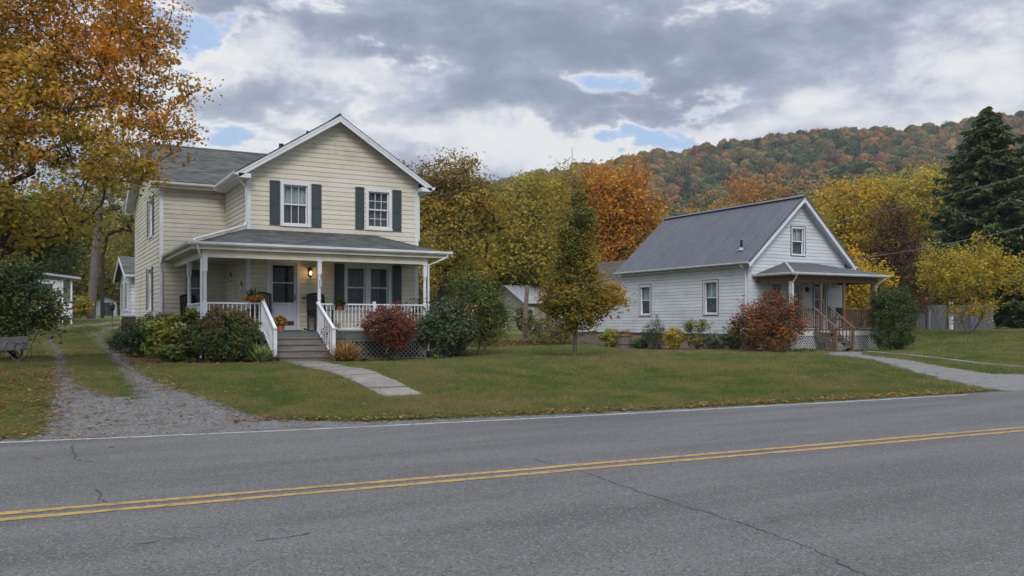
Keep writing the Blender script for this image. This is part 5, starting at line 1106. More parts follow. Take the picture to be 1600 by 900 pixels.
rng = np.random.default_rng(3); P = np.array([x, y, z+.66])+rng.normal(size=(300, 3))*[.17, .17, .06]; V, F, c = leaf_geo(rng, P, .06, pick(rng, pal(('wine', 2), ('red', 3), ('green', 2)), 300)); np_mesh('flowers', V, F, 'leaf_dense', BT, attrs={'col': ('FLOAT_COLOR', c)})
clump('groundcover_plant', 'low leafy groundcover at the foot of the burning bush', 'plant', 26.9, 24.95, 160, .34, .05, pal(('green', 3), ('ygreen', 1)), 81, spread=.6)
clump('groundcover_plant', 'low leafy groundcover between the wooden steps and the evergreen bush', 'plant', 29.6, 24.9, 120, .32, .05, pal(('green', 3), ('brown', 1)), 82, spread=.4)

# left foreground bush and the metal garden seat beneath it
loc = onground(30, 27.0)
plant('overhanging_shrub', 'large dark leafy shrub at the left edge leaning over a metal garden seat', 'bush', loc, [(-1.2, 0, 2.0, 1.7, 1.5, 1.1), (.1, -.1, 1.75, 1.2, 1.1, .72), (-.7, .2, 2.7, 1.3, 1.2, .8), (-1.3, -.5, 1.1, 1.3, 1.1, .75), (.7, -.3, 1.6, .6, .5, .45), (-1.0, -1.0, .6, 1.0, .8, .55), (-.4, -.6, 1.05, .8, .6, .45), (.75, -.5, 1.15, .55, .5, .45)], 620, 26000, .125,
      pal(('dgreen', 4.5), ('green', 3), ('lime', .8), ('yellow', .35), ('blue', .8)), 91, stems=5, trunk_r=.10, tip_r=.006, first=.3, sigma=.2, shell=2.3, step=.35, spread=.10, rexp=1.0, down=.35, up=.6, leafmat='leaf_dense', aspect=.45, trunk_name='stems', crown_name='foliage')
x, y, z = onground(24, 24.5); GS = thing('garden_bench', 'weathered metal garden bench with curved arm under the large left shrub', 'bench', (x, y, z))
r_ = np.array([cs, -sn]); 
def gp(a, b, c): return (x+cs*a+sn*b, y-sn*a+cs*b, z+c)
MB().prism([gp(-.75, -.2, .36), gp(.22, -.2, .40), gp(.22, .25, .40), gp(-.75, .25, .36)], (0, 0, .03)).build('seat', 'weathered_metal', GS)
MB().prism([gp(-.75, .24, .40), gp(.18, .24, .42), gp(.16, .34, .78), gp(-.75, .34, .74)], (0.01, .02, 0)).build('backrest', 'weathered_metal', GS)
for b in (-.2, .25):
    MB().tube([gp(.05, b, .0), gp(.24, b, .05), gp(.32, b, .25), gp(.33, b, .50), gp(.24, b, .60), gp(-.1, b, .60), gp(-.2, b, .42), gp(.1, b, .12), gp(.24, b, .05)], .018, 6).build('armrest', 'weathered_metal', GS)
MB().tube([gp(-.6, 0, 0), gp(-.6, 0, .38)], .03, 6).build('leg', 'weathered_metal', GS)

# outbuildings on the left
def shed(name, label, cx, cy, wd, dp, h, rh, wallm, roofm, yaw=0.0):
    pass
x, y, z = onground(88, 54.0); z0 = z; SA = thing('white_shed', 'white shed with open porch bay and low sloping roof behind the left shrub', 'shed', (x, y, z))
W_ = Wall((x-2.2, y), (1, 0), (0, -1)); 
side_wall(SA, W_, 2.45, z0+.55, z0+2.75, .15, 'white_siding', [(.6, 2.0, z0+1.35, z0+2.45)], joined=True)
MB().box(x-2.2, x+.9, y+2.8, y+2.86, z0+.3, z0+2.75).build('wall', 'white_siding', SA); MB().box(x-2.2, x+.25, y+.03, y+2.8, z0, z0+.55).build('foundation', 'foundation', SA)
WS_ = Wall((x+.25, y), (0, 1), (1, 0)); side_wall(SA, WS_, 2.8, z0+.55, z0+2.7, .15, 'white_siding', [(.8, 1.6, z0+.6, z0+2.4)], joined=True)
m_ = MB(); W_.box(m_, .6, 2.0, -.06, -.04, z0+1.35, z0+2.45); m_.build('screen', 'shed_door', SA)
for xx in (x+.28, x+.78): MB().box(xx, xx+.1, y-.05, y+.05, z0-.05, z0+2.72).build('post', 'white_trim', SA)
MB().box(x+.38, x+.78, y-.02, y+.02, z0+.55, z0+1.35).build('half_wall', 'white_trim', SA)
MB().prism([(x-2.6, y-.4, z0+3.25), (x+1.35, y-.4, z0+2.78), (x+1.35, y+3.2, z0+2.78), (x-2.6, y+3.2, z0+3.25)], (0, 0, .13)).build('roof', 'galvanised', SA)
x, y, z = onground(167, 94.0); SB_ = thing('garden_shed', 'tiny white gabled shed with dark blue double doors at the end of the lane', 'shed', (x, y, z))
MB().prism([(x-.95, y, z-.2), (x+.95, y, z-.2), (x+.95, y, z+1.55), (x, y, z+2.0), (x-.95, y, z+1.55)], (0, 1.8, 0)).build('wall', 'white_siding', SB_)
for s_ in (-1, 1):
    MB().prism([(x+s_*1.2, y-.25, z+1.47), (x, y-.25, z+2.04), (x, y-.25, z+2.12), (x+s_*1.2, y-.25, z+1.55)], (0, 2.3, 0)).build('roof', 'shingle_grey', SB_)
    d_ = MB().box(x+min(s_*.02, s_*.66), x+max(s_*.02, s_*.66), y-.05, y-.01, z, z+1.42).build('door', 'shed_door', SB_); MB().box(x+min(s_*.66, s_*.78), x+max(s_*.66, s_*.78), y-.06, y-.01, z, z+1.5).build('door_frame', 'white_trim', SB_); MB().box(x+min(s_*.1, s_*.58), x+max(s_*.1, s_*.58), y-.065, y-.05, z+.7, z+.76).build('batten', 'fence_grey', d_)
# dark box, wire gate and lantern at the back corner of the cream house
x, y = 3.56, 40.3; z = gzf(x, y); BX = thing('storage_box', 'dark brown slatted utility box beside the back corner of the cream house', 'box', (x, y, z))
MB().box(x-.22, x+.26, y, y+.5, z, z+1.28).build('body', 'dark_wood', BX); MB().box(x-.25, x+.29, y-.03, y+.53, z+1.28, z+1.34).build('lid', 'old_wood', BX)
for k in range(7): MB().box(x-.2+k*.065, x-.15+k*.065, y-.02, y-.001, z+.05, z+1.22).build('slat', 'mat_brown', BX)
m_ = MB(); m_.box(x-.02, x+.03, y-.03, y-.02, z+.82, z+.92); m_.build('label_plate', 'old_white', BX)
GT = thing('wire_gate', 'narrow rusty wire gate left of the dark utility box', 'gate', (x-.5, y, z))
for dx in (-.62, -.28): MB().tube([(x+dx, y, z), (x+dx, y, z+1.2)], .02, 6).build('post', 'old_wood', GT)
for k in range(9): MB().tube([(x-.62, y, z+.1+k*.13), (x-.28, y, z+.1+k*.13)], .005, 4).build('wire', 'wire', GT)
PLm = thing('post_lantern', 'small dark lantern on a thin pole behind the wire gate', 'lamp', (x-.55, y+.9, z)); MB().tube([(x-.55, y+.9, z), (x-.55, y+.9, z+1.55)], .02, 6).build('pole', 'black_metal', PLm); MB().lathe((x-.55, y+.9, z+1.55), [(.05, 0), (.1, .06), (.12, .26), (.05, .36), (.02, .42)], 8).build('lantern', 'black_metal', PLm)

# small grey house far behind, between the two houses
x, y = 42.1, 74.0; z = gzf(x, y)-.05; SH = thing('small_tan_house', 'small tan cottage with pale metal roof far behind the young lawn tree', 'house', (x, y, z))
WA = Wall((x-.0, y+7.4), (0, -1), (-1, 0)); WBb = Wall((x, y), (1, 0), (0, -1)); hh = 2.75
side_wall(SH, WA, 7.4, z, z+4.3, .2, 'tan_siding', (), lambda q: (max(0, (q-z-hh)/1.6)*3.7, 7.4-max(0, (q-z-hh)/1.6)*3.7), joined=True)
side_wall(SH, WBb, 8.5, z, z+hh, .2, 'tan_siding', [(3.1, 4.1, z+1.0, z+2.2)], joined=True); window(SH, WBb, 3.1, 4.1, z+1.0, z+2.2, cur='curtain_grey')
m_ = MB(); WBb.box(m_, .1, .9, .03, .06, z+.1, z+2.3); m_.build('door', 'old_white', SH); m_ = MB(); m_.box(x-.06, x-.03, y+.8, y+1.7, z+1.1, z+2.1); m_.build('vent', 'interior', SH)
ym = y+3.7; roof_plane(SH, (x-.5, y-.5, z+hh-.15), (x+9, y-.5, z+hh-.15), (x+9, ym, z+4.5), (x-.5, ym, z+4.5), 1, 'galvanised', panel=1.0)
roof_plane(SH, (x-.5, y+7.9, z+hh-.15), (x+9, y+7.9, z+hh-.15), (x+9, ym, z+4.5), (x-.5, ym, z+4.5), 1, 'galvanised')
shrub('rounded dark bush against the small tan cottage', 40.2, 71.0, .85, 2.1, 5000, .16, pal(('dgreen', 4), ('green', 2), ('olive', 1)), 95, n=100)
shrub('orange-topped bush beside the lane to the garden shed', *onground(123, 64)[:2], .8, 1.7, 4000, .14, pal(('olive', 2), ('ygreen', 2), ('green', 2), ('gold', 1.4)), 96, n=90)
# old post with rail and brambles
x, y, z = onground(821, 44.0); PO = thing('wooden_post', 'tall leaning bare wooden post with a thin rail standing behind the lawn', 'post', (x, y, z))
MB().tube([(x-.04, y, z-.1), (x, y, z+1.5), (x+.10, y, z+3.0)], [.13, .12, .10], 8).build('post', 'old_wood', PO)
a_ = at(784, 494, 44); b_ = at(846, 492, 44); MB().tube([a_, b_], .025, 5).build('rail', 'old_wood', PO)
rng0 = random.Random(9)
for i, (px, D, h, lab) in enumerate(((838, 43.5, 1.6, 'bare brambles just right of the tall wooden post'), (866, 43, 1.4, 'tangled brambles left of the young tree trunk'), (755, 41, .9, 'low weedy tangle right of the tall feathery shrub'), (885, 44, 1.3, 'dark brambles directly behind the young tree trunk'))):
    x, y, z = onground(px, D); shrub(lab, x, y, .7, h, 900, .10, pal(('brown', 2), ('olive', 2), ('dgreen', 2)), 100+i, name='bramble', cat='bramble', n=110, sigma=.15, shell=1.2, trunk_r=.02, tip_r=.006, stems=7, spread=.3)
x, y, z = onground(812, 43.8); rngx = np.random.default_rng(4); P = np.array([x, y, z])+rngx.normal(size=(1500, 3))*[1.6, .5, .04]; P[:, 2] = gz(P[:, 0], P[:, 1])+np.abs(rngx.normal(size=1500))*.10
V, F, c = leaf_geo(rngx, P, .14, pick(rngx, pal(('brown', 3), ('olive', 2), ('plum', 1)), 1500)); tag(np_mesh('leaf_litter', V, F, 'leaf', attrs={'col': ('FLOAT_COLOR', c)}), 'dead leaves and weeds heaped along the back edge of the lawn', 'leaves', kind='stuff')

# board fence on the right
FN = thing('board_fence', 'weathered grey board fence behind the yellow tree on the right', 'fence', (55.5, 41.5, gzf(55.5, 41.5)))
p0 = at(1418, 500, 61.5); p1 = at(1552, 500, 56.5); n = 50
for i in range(n):
    f = i/n; f2_ = (i+.94)/n; a = (p0[0]*(1-f)+p1[0]*f, p0[1]*(1-f)+p1[1]*f); b = (p0[0]*(1-f2_)+p1[0]*f2_, p0[1]*(1-f2_)+p1[1]*f2_); z = gzf(*a); h = 1.78+random.uniform(-.03, .03)
    MB().bar((*a, z+h/2-.05), (*b, z+h/2-.05), .022, h).build('board', 'fence_grey', FN)
for i in range(4):
    f = i/4+.01; a = (p0[0]*(1-f)+p1[0]*f-.08, p0[1]*(1-f)+p1[1]*f-.10); z = gzf(*a); MB().box(a[0]-.07, a[0]+.07, a[1]-.07, a[1]+.07, z-.1, z+1.95).build('fence_post', 'fence_grey', FN)
x, y, z = onground(1486, 56.5); tag(MB().box(x-.09, x+.09, y-.09, y+.09, z-.1, z+1.85).build('white_post', 'old_white'), 'pale weathered post standing in front of the grey board fence', 'post')

# ---- trees around and behind
def tree(label, px, D, _hint, blobs, n_clump, n_leaf, size, palette, seed, name='tree', **k):
    loc = onground(px, D); return plant(name, label, 'tree', loc, rel(loc, [(a, b, D+c, r, s) for a, b, c, r, s in blobs]), n_clump, n_leaf, size, palette, seed, **dict(dict(trunk_r=.28, tip_r=.02, first=.2, top=.45, sigma=.55, shell=2.0, step=.9), **k))
tree('tall half-bare olive tree rising behind the right edge of the cream house', 692, 58, 225, [(705, 345, 0, 3.2, 3.2), (705, 275, 0, 2.6, 1.6), (650, 300, 0, 1.9, 2.0), (760, 330, 0, 2.1, 2.4), (700, 420, 0, 3.4, 1.5)], 400, 15500, .22, pal(('olive', 2), ('ygreen', 4), ('gold', 1.6), ('yellow', .8)), 201, tip_r=.024, trunk_r=.34, bare=.16,
     colfn=lambda P, c, r: c*(1-np.clip((P[:, 2]-8.6)*.5, 0, .6)[:, None])+np.array((.20, .13, .06))*np.clip((P[:, 2]-8.6)*.5, 0, .6)[:, None], sigma=.46)
tree('yellow-green tree left of the young tree, behind the small cottage', 800, 90, 262, [(800, 345, 0, 3.8, 3.4), (770, 400, 0, 3.2, 2.6), (830, 300, 0, 2.4, 2.4), (840, 400, 0, 3.5, 3)], 260, 13000, .34, pal(('ygreen', 5), ('olive', 1.5), ('yellow', 1.8)), 202, sigma=.75)
tree('tall yellow-green tree right behind the top of the young tree', 868, 98, 246, [(870, 320, 0, 3.4, 3.0), (850, 290, 0, 2.2, 1.8), (900, 400, 0, 3.5, 3.5), (880, 270, 0, 1.6, 1.1)], 240, 12000, .30, pal(('ygreen', 5), ('yellow', 2), ('gold', 1), ('olive', 1)), 203, sigma=.65)
tree('bright orange maple behind the ridge of the white house', 950, 74, 240, [(950, 320, 0, 3.8, 3.0), (985, 345, 0, 3.3, 2.4), (925, 275, 0, 1.7, 1.7), (975, 280, 0, 2.3, 1.6), (1010, 325, 0, 1.8, 1.3), (935, 400, 0, 3.6, 3.0)], 330, 17000, .27, pal(('orange', 4.5), ('gold', 3), ('red', .7), ('yellow', 1), ('olive', 1)), 204, sigma=.6,
     colfn=lambda P, c, r: c*(1-np.clip((6.5-P[:, 2])*.12, 0, .6)[:, None])+np.array(PAL['yellow'])*.75*np.clip((6.5-P[:, 2])*.12, 0, .6)[:, None], name='maple_tree')
tree('dark olive understorey tree behind the wooden post', 760, 96, 400, [(740, 420, 0, 3.3, 2.6), (790, 440, 0, 2.8, 2.0)], 170, 8000, .3, pal(('olive', 4), ('dgreen', 2), ('green', 2), ('ygreen', 1)), 205, sigma=.7)
tree('dark green understorey tree beside the small cottage roof', 880, 95, 380, [(880, 430, 0, 4.5, 3.6), (930, 440, 0, 3.5, 3.0), (830, 410, 0, 3.5, 3)], 200, 9000, .38, pal(('olive', 3), ('dgreen', 2), ('green', 2), ('ygreen', 2)), 206, sigma=.9)
tree('yellow maple behind the right side of the white house roof', 1318, 62, 285, [(1325, 345, 0, 2.9, 2.6), (1300, 400, 0, 2.8, 2.6), (1345, 440, 0, 2.5, 2.2), (1345, 300, 0, 1.6, 1.0)], 260, 13000, .24, pal(('yellow', 4), ('gold', 2.5), ('ygreen', 2), ('olive', .8)), 207, sigma=.55, name='maple_tree')
tree('pale yellow tree behind the plum-coloured tree', 1430, 105, 262, [(1430, 330, 0, 5.0, 4.2), (1460, 300, 0, 3.8, 2.6), (1390, 320, 0, 3.6, 3)], 230, 11000, .38, pal(('yellow', 3), ('ygreen', 3.5), ('olive', 1)), 208, sigma=.9)
tree('low golden tree glowing behind the wooden porch', 1335, 54, 370, [(1340, 440, 0, 1.8, 1.7), (1310, 420, 0, 1.4, 1.3), (1335, 480, 0, 1.6, 1.0)], 160, 9000, .19, pal(('yellow', 4), ('gold', 2.5), ('ygreen', 1)), 209, sigma=.36, trunk_r=.14)
tree('dark plum-coloured tree between the yellow maple and the large spruce', 1393, 57, 300, [(1393, 345, 0, 1.3, 1.4), (1393, 385, 0, 1.9, 1.4), (1396, 430, 0, 2.3, 1.4), (1400, 470, 0, 2.4, .9), (1393, 312, 0, .55, .6)], 380, 19000, .18, pal(('plum', 5), ('wine', .8), ('brown', 2.2), ('olive', 1.6)), 210, sigma=.34, aspect=.35, top=.95, lift=0, trunk_r=.2)
loc = onground(1512, 45)
plant('small_yellow_tree', 'low multi-stemmed tree with lemon-yellow leaves on the right lawn', 'tree', loc, rel(loc, [(1500, 435, 45, 2.1, 1.2), (1465, 410, 45, 1.1, .9), (1560, 430, 45, 1.6, 1.1), (1530, 405, 45, 1.6, .9), (1515, 480, 45, 1.3, .8)]), 300, 9500, .13, pal(('yellow', 5), ('ygreen', 3.5), ('olive', .6)), 211, stems=6, trunk_r=.06, tip_r=.009, first=.22, sigma=.22, shell=1.5, step=.35, spread=.12, bark='bark_grey')
# spruce: drooping layered branches with needle sprays
def spruce(label, loc, H, Rb, seed, n_lay=34, group=None, scale=1.0, first=.06, name='spruce_tree', pl_=None):
    rng = np.random.default_rng(seed); T = thing(name, label, 'tree', loc, group); lo = np.array(loc); mb = MB(); P = []; D = []
    mb.tube([(loc[0], loc[1], loc[2]-.2), (loc[0]+.05, loc[1], loc[2]+H*.5), (loc[0], loc[1], loc[2]+H*.985)], [H*.020, H*.012, .02], 8)
    for i in range(n_lay):
        f = first+(1-first)*(i/(n_lay-1))**.95; zc = H*f; r0 = Rb*(1-f)**.62*(.86+.28*math.sin(i*2.1))+.12; nb_ = max(4, int(11*(1-f)+4))
        for b in range(nb_):
            a = b*2*math.pi/nb_+rng.uniform(-.35, .35)+i; r = r0*rng.uniform(.62, 1.18); d = np.array([math.cos(a), math.sin(a), 0]); n = max(3, int(r/.16)); pts = []
            for k in range(n+1):
                t = k/n; q = np.array([0, 0, zc])+d*r*t+np.array([0, 0, r*(.10*t-.42*t**1.2+.26*t**3)]); pts.append(q)
                if t > .12:
                    w_ = (.34*(1-t)+.12)*r**.5; m = 7; sgn = rng.normal(size=(m, 1))*w_; s = np.array([-d[1], d[0], 0]); pp = q+s*sgn+rng.normal(size=(m, 3))*.07; pp[:, 2] -= np.abs(sgn[:, 0])*.30; P.append(pp); dd = d*.8+s*np.sign(sgn)*.7+np.array([0, 0, -.35]); D.append(dd)
            if i % 1 == 0 and r > .5: mb.tube([tuple(lo+pts[0]), tuple(lo+pts[len(pts)//2]), tuple(lo+pts[-1])], [.05*r/Rb+.012, .02, .008], 4, cap=False)
    mb.build('trunk', 'bark_dark', T); P = np.concatenate(P); D = np.concatenate(D); n = len(P); V, F, c = leaf_geo(rng, P, .46*scale, pick(rng, pl_ or pal(('spruce', 4), ('dgreen', 2), ('fir', 2)), n)*rng.uniform(.7, 1.3, (n, 1)), .5, .30, .1, outward=D*2.2)
    np_mesh('crown', V+lo, F, 'leaf_dense', T, attrs={'col': ('FLOAT_COLOR', c)}); return T
x, y, z = onground(1543, 70); spruce('huge dark spruce towering at the right edge of the picture', (x, y, z), 17.5, 7.0, 301, 52, first=.12, scale=1.35, pl_=pal(('spruce', 2), ('fir', 4), ('green', 1.2)))
x, y, z = onground(1660, 66); spruce('second dark spruce mostly cut off at the right edge', (x, y, z), 12.5, 4.6, 302, 34)
# left background
loc = onground(142, 66)
plant('tall_bare_tree', 'tall thick-trunked tree with sparse yellow top standing by the lane', 'tree', loc, rel(loc, [(175, 300, 66, 2.0, 1.6), (140, 270, 66, 2.2, 1.8), (195, 250, 67, 1.8, 1.5), (160, 210, 66, 2.5, 1.8)]), 150, 4200, .22, pal(('yellow', 2), ('ygreen', 3), ('olive', 2)), 212, trunk_r=.34, tip_r=.022, first=.5, top=.72, sigma=.5, shell=1.8, step=.8, bark='bark_grey', lean=(.7, -.2), bare=.2)
tree('thin dark forked tree just right of the thick-trunked tree', 160, 74, 330, [(190, 340, 0, 1.6, 1.4), (160, 350, 0, 1.3, 1.3), (205, 300, 0, 1.5, 1.3)], 70, 1800, .25, pal(('ygreen', 3), ('olive', 3)), 213, trunk_r=.16, bare=.35, lift=0)
for i, (px, D, bl, p_, lab) in enumerate((
    (195, 110, [(200, 400, 0, 5.5, 5), (215, 340, 0, 4, 3.5), (190, 450, 0, 5, 3.2)], pal(('olive', 3), ('ygreen', 4), ('green', 1), ('gold', 1)), 'broad yellow-olive tree directly behind the side wing of the cream house'),
    (120, 100, [(110, 400, 0, 5.0, 4.5), (140, 430, 0, 4.5, 3.5), (90, 350, 0, 4.2, 3.5)], pal(('olive', 4), ('ygreen', 2), ('dgreen', 1.5)), 'dull olive tree behind the lane shed'),
    (60, 84, [(60, 380, 0, 4.5, 3.6), (20, 400, 0, 4.5, 3.8), (90, 320, 0, 3.2, 3)], pal(('dgreen', 3), ('green', 3), ('olive', 2)), 'dark green tree behind the white shed'),
    (150, 128, [(150, 445, 0, 6.0, 4.2), (200, 460, 0, 5.0, 3.4), (110, 450, 0, 6, 4), (60, 450, 0, 6, 4)], pal(('olive', 4), ('dgreen', 2), ('brown', 1), ('ygreen', 1.5)), 'wide low thicket closing the end of the lane'),
    (250, 120, [(250, 400, 0, 6.0, 5.4)], pal(('olive', 3), ('ygreen', 3)), 'yellow-olive tree half seen behind the cream house roof'),
    (-40, 70, [(-40, 380, 0, 5, 4.6), (-60, 460, 0, 4.5, 2)], pal(('dgreen', 3), ('olive', 3)), 'olive tree at the far left behind the big shrub'))):
    tree(lab, px, D, 0, bl, 210, 10500, .36, p_, 220+i, sigma=.9, trunk_r=.3, top=.5)
loc = onground(95, 42)
plant('dark_maple', 'dark green-leaved maple hanging between the big orange maple and the white shed', 'tree', (loc[0]-2.5, loc[1]+1.5, loc[2]), rel((loc[0]-2.5, loc[1]+1.5, loc[2]), [(95, 345, 42, 1.7, 1.35), (40, 360, 42, 2.2, 1.8), (120, 320, 42, 1.1, .9), (0, 380, 42, 2.5, 2.0)]), 260, 12000, .19, pal(('dgreen', 4), ('green', 3), ('olive', 1), ('gold', .6)), 231, trunk_r=.2, tip_r=.012, top=.5, sigma=.36, step=.6, leafmat='leaf_dense')

# woodland belt at the foot of the hill: each tree its own object
def proto_crown(seed, pl_, n=1500, rad=1.0, h=1.15, size=.15):
    rng = np.random.default_rng(seed); subs = []
    for k in range(9): a = rng.uniform(0, 6.28); r = rng.uniform(.1, .42); subs.append((r*math.cos(a)*rad, r*math.sin(a)*rad, h*rng.uniform(.55, 1.05), rng.uniform(.42, .62), rng.uniform(.42, .62), rng.uniform(.4, .6)))
    subs.append((0, 0, h*.8, .7, .7, .62)); B = np.array(subs); k = rng.integers(0, len(B), n); d = rng.normal(size=(n, 3)); d /= np.linalg.norm(d, axis=1)[:, None]; d[:, 2] = np.abs(d[:, 2])*1.0-.25*rng.random(n); P = B[k, :3]+d*B[k, 3:6]*rng.uniform(.8, 1.06, (n, 1))
    col = np.tile(np.array([[1., 1., 1.]]), (n, 1))*rng.uniform(.85, 1.15, (n, 1)); V, F, c = leaf_geo(rng, P, size, col, .3, .9, .08, facing=d*3.2)
    # inner mass so the sky does not show through the middle
    th = np.linspace(0, 2*math.pi, 9)[:-1]; rings = [(.02, .25), (.45, .3), (.62, .75), (.5, 1.2), (.02, 1.35)]; V2 = np.array([[math.cos(t)*r*rad, math.sin(t)*r*rad, z_*h/1.0] for r, z_ in rings for t in th]); F2 = []
    for i in range(4):
        for k in range(8): a = i*8+k; b = i*8+(k+1) % 8; F2 += [(a, b, b+8), (a, b+8, a+8)]
    F = np.concatenate([F, np.array(F2)+len(V)]); V = np.concatenate([V, V2]); c = np.concatenate([c, np.full((len(V2), 3), .9)])
    mb = MB(); mb.tube([(0, 0, -.3), (0, 0, .5)], .05, 5, cap=False); tv = np.array(mb.v); tf = np.array([(q[0], q[1], q[2]) for q in mb.f]+[(q[0], q[2], q[3]) for q in mb.f]); F = np.concatenate([F, tf+len(V)]); V = np.concatenate([V, tv]); c = np.concatenate([c, np.full((len(tv), 3), .35)])
    return V, F, c
def forest_mat():
    m = bpy.data.materials.new('forest_leaf'); m.use_nodes = True; nt = m.node_tree; L = nt.links.new; p = nt.nodes['Principled BSDF']; p.inputs['Roughness'].default_value = .8; p.inputs['Specular IOR Level'].default_value = .1
    oi = nt.nodes.new('ShaderNodeObjectInfo'); n = nt.nodes.new('ShaderNodeTexNoise'); L(oi.outputs['Location'], n.inputs[0]); n.inputs['Scale'].default_value = .012; n.inputs['Detail'].default_value = 3
    mr = nt.nodes.new('ShaderNodeMapRange'); L(n.outputs[0], mr.inputs[0]); mr.inputs[1].default_value = .3; mr.inputs[2].default_value = .7; mr.inputs[3].default_value = 0; mr.inputs[4].default_value = .3
    ml = nt.nodes.new('ShaderNodeMath'); ml.operation = 'MULTIPLY_ADD'; L(oi.outputs['Random'], ml.inputs[0]); ml.inputs[1].default_value = .72; L(mr.outputs[0], ml.inputs[2])
    cr = nt.nodes.new('ShaderNodeValToRGB'); L(ml.outputs[0], cr.inputs[0]); e = cr.color_ramp.elements; stops = [(0, (.018, .032, .017)), (.18, (.036, .056, .022)), (.32, (.062, .078, .026)), (.46, (.21, .165, .042)), (.58, (.10, .10, .036)), (.70, (.27, .145, .042)), (.80, (.16, .075, .036)), (.91, (.32, .22, .05)), (1, (.11, .075, .045))]
    e[0].position = 0; e[0].color = (*stops[0][1], 1); e[1].position = 1; e[1].color = (*stops[-1][1], 1)
    for q, c in stops[1:-1]: x_ = cr.color_ramp.elements.new(q); x_.color = (*c, 1)
    a = nt.nodes.new('ShaderNodeAttribute'); a.attribute_name = 'col'; mu = nt.nodes.new('ShaderNodeMix'); mu.data_type = 'RGBA'; mu.blend_type = 'MULTIPLY'; mu.inputs[0].default_value = 1; L(cr.outputs[0], mu.inputs[6]); L(a.outputs['Color'], mu.inputs[7]); L(mu.outputs[2], p.inputs['Base Color']); MATS['forest_leaf'] = m
forest_mat()
protos = []
for i in range(6):
    V, F, c = proto_crown(400+i, None); ob = np_mesh('woodland_tree', V, F, 'forest_leaf', attrs={'col': ('FLOAT_COLOR', c)}); C.objects.unlink(ob); protos.append(ob)
# hillside
cr_px = [-900, -300, 100, 450, 640, 720, 790, 880, 950, 1050, 1150, 1256, 1376, 1480, 1600, 1900, 2500, 3200]
cr_py = [500, 460, 400, 345, 304, 294, 290, 276, 263, 246, 232, 222, 219, 200, 186, 158, 200, 335]
CD = 720.0
def hill(Lq, Dq):
    px = 800+FPX*Lq/np.maximum(Dq, 60)*1.0; pL = 800+FPX*Lq/CD; cz = (HZ-np.interp(pL, cr_px, cr_py))/FPX*CD-11
    prof = .50*S(200, 470, Dq)+.50*S(500, CD, Dq)-.25*S(CD+20, CD+500, Dq); n = 5*np.sin(Lq*.013+Dq*.007)+3.5*np.sin(Lq*.031-Dq*.011+1)+2*np.sin(Lq*.07+.5)
    return 6+cz*prof+n*S(260, 420, Dq)*(1-.7*S(560, 700, Dq))
def hz_xy(X, Y): Dq = X*sn+Y*cs; Lq = X*cs-Y*sn; return hill(Lq, Dq)
Ls = np.arange(-900, 1500, 15.); Ds = np.arange(190, 1250, 14.); LL, DD = np.meshgrid(Ls, Ds); Z = hill(LL, DD)-1.5-8*(1-S(190, 240, DD)); V = np.stack([LL*cs+DD*sn, -LL*sn+DD*cs, Z], -1).reshape(-1, 3)
nx, ny = len(Ls), len(Ds); i = np.arange(nx-1)[None, :]+np.arange(ny-1)[:, None]*nx; F = np.stack([i, i+1, i+nx+1, i+nx], -1).reshape(-1, 4); np_mesh('hillside', V, F, 'mulch', smooth=True, kind='structure')
rng = np.random.default_rng(77); n = 15000
Dq = np.sqrt(rng.uniform(235**2, 800**2, n)); Lq = rng.uniform(-.52, .78, n)*Dq; keep = (Lq/Dq > -.30) | (rng.random(n) < .4); Dq, Lq = Dq[keep], Lq[keep]
X = Lq*cs+Dq*sn; Y = -Lq*sn+Dq*cs; Zf = hill(Lq, Dq)-1.2; sz = 3.4+3.8*rng.random(len(X))**1.5
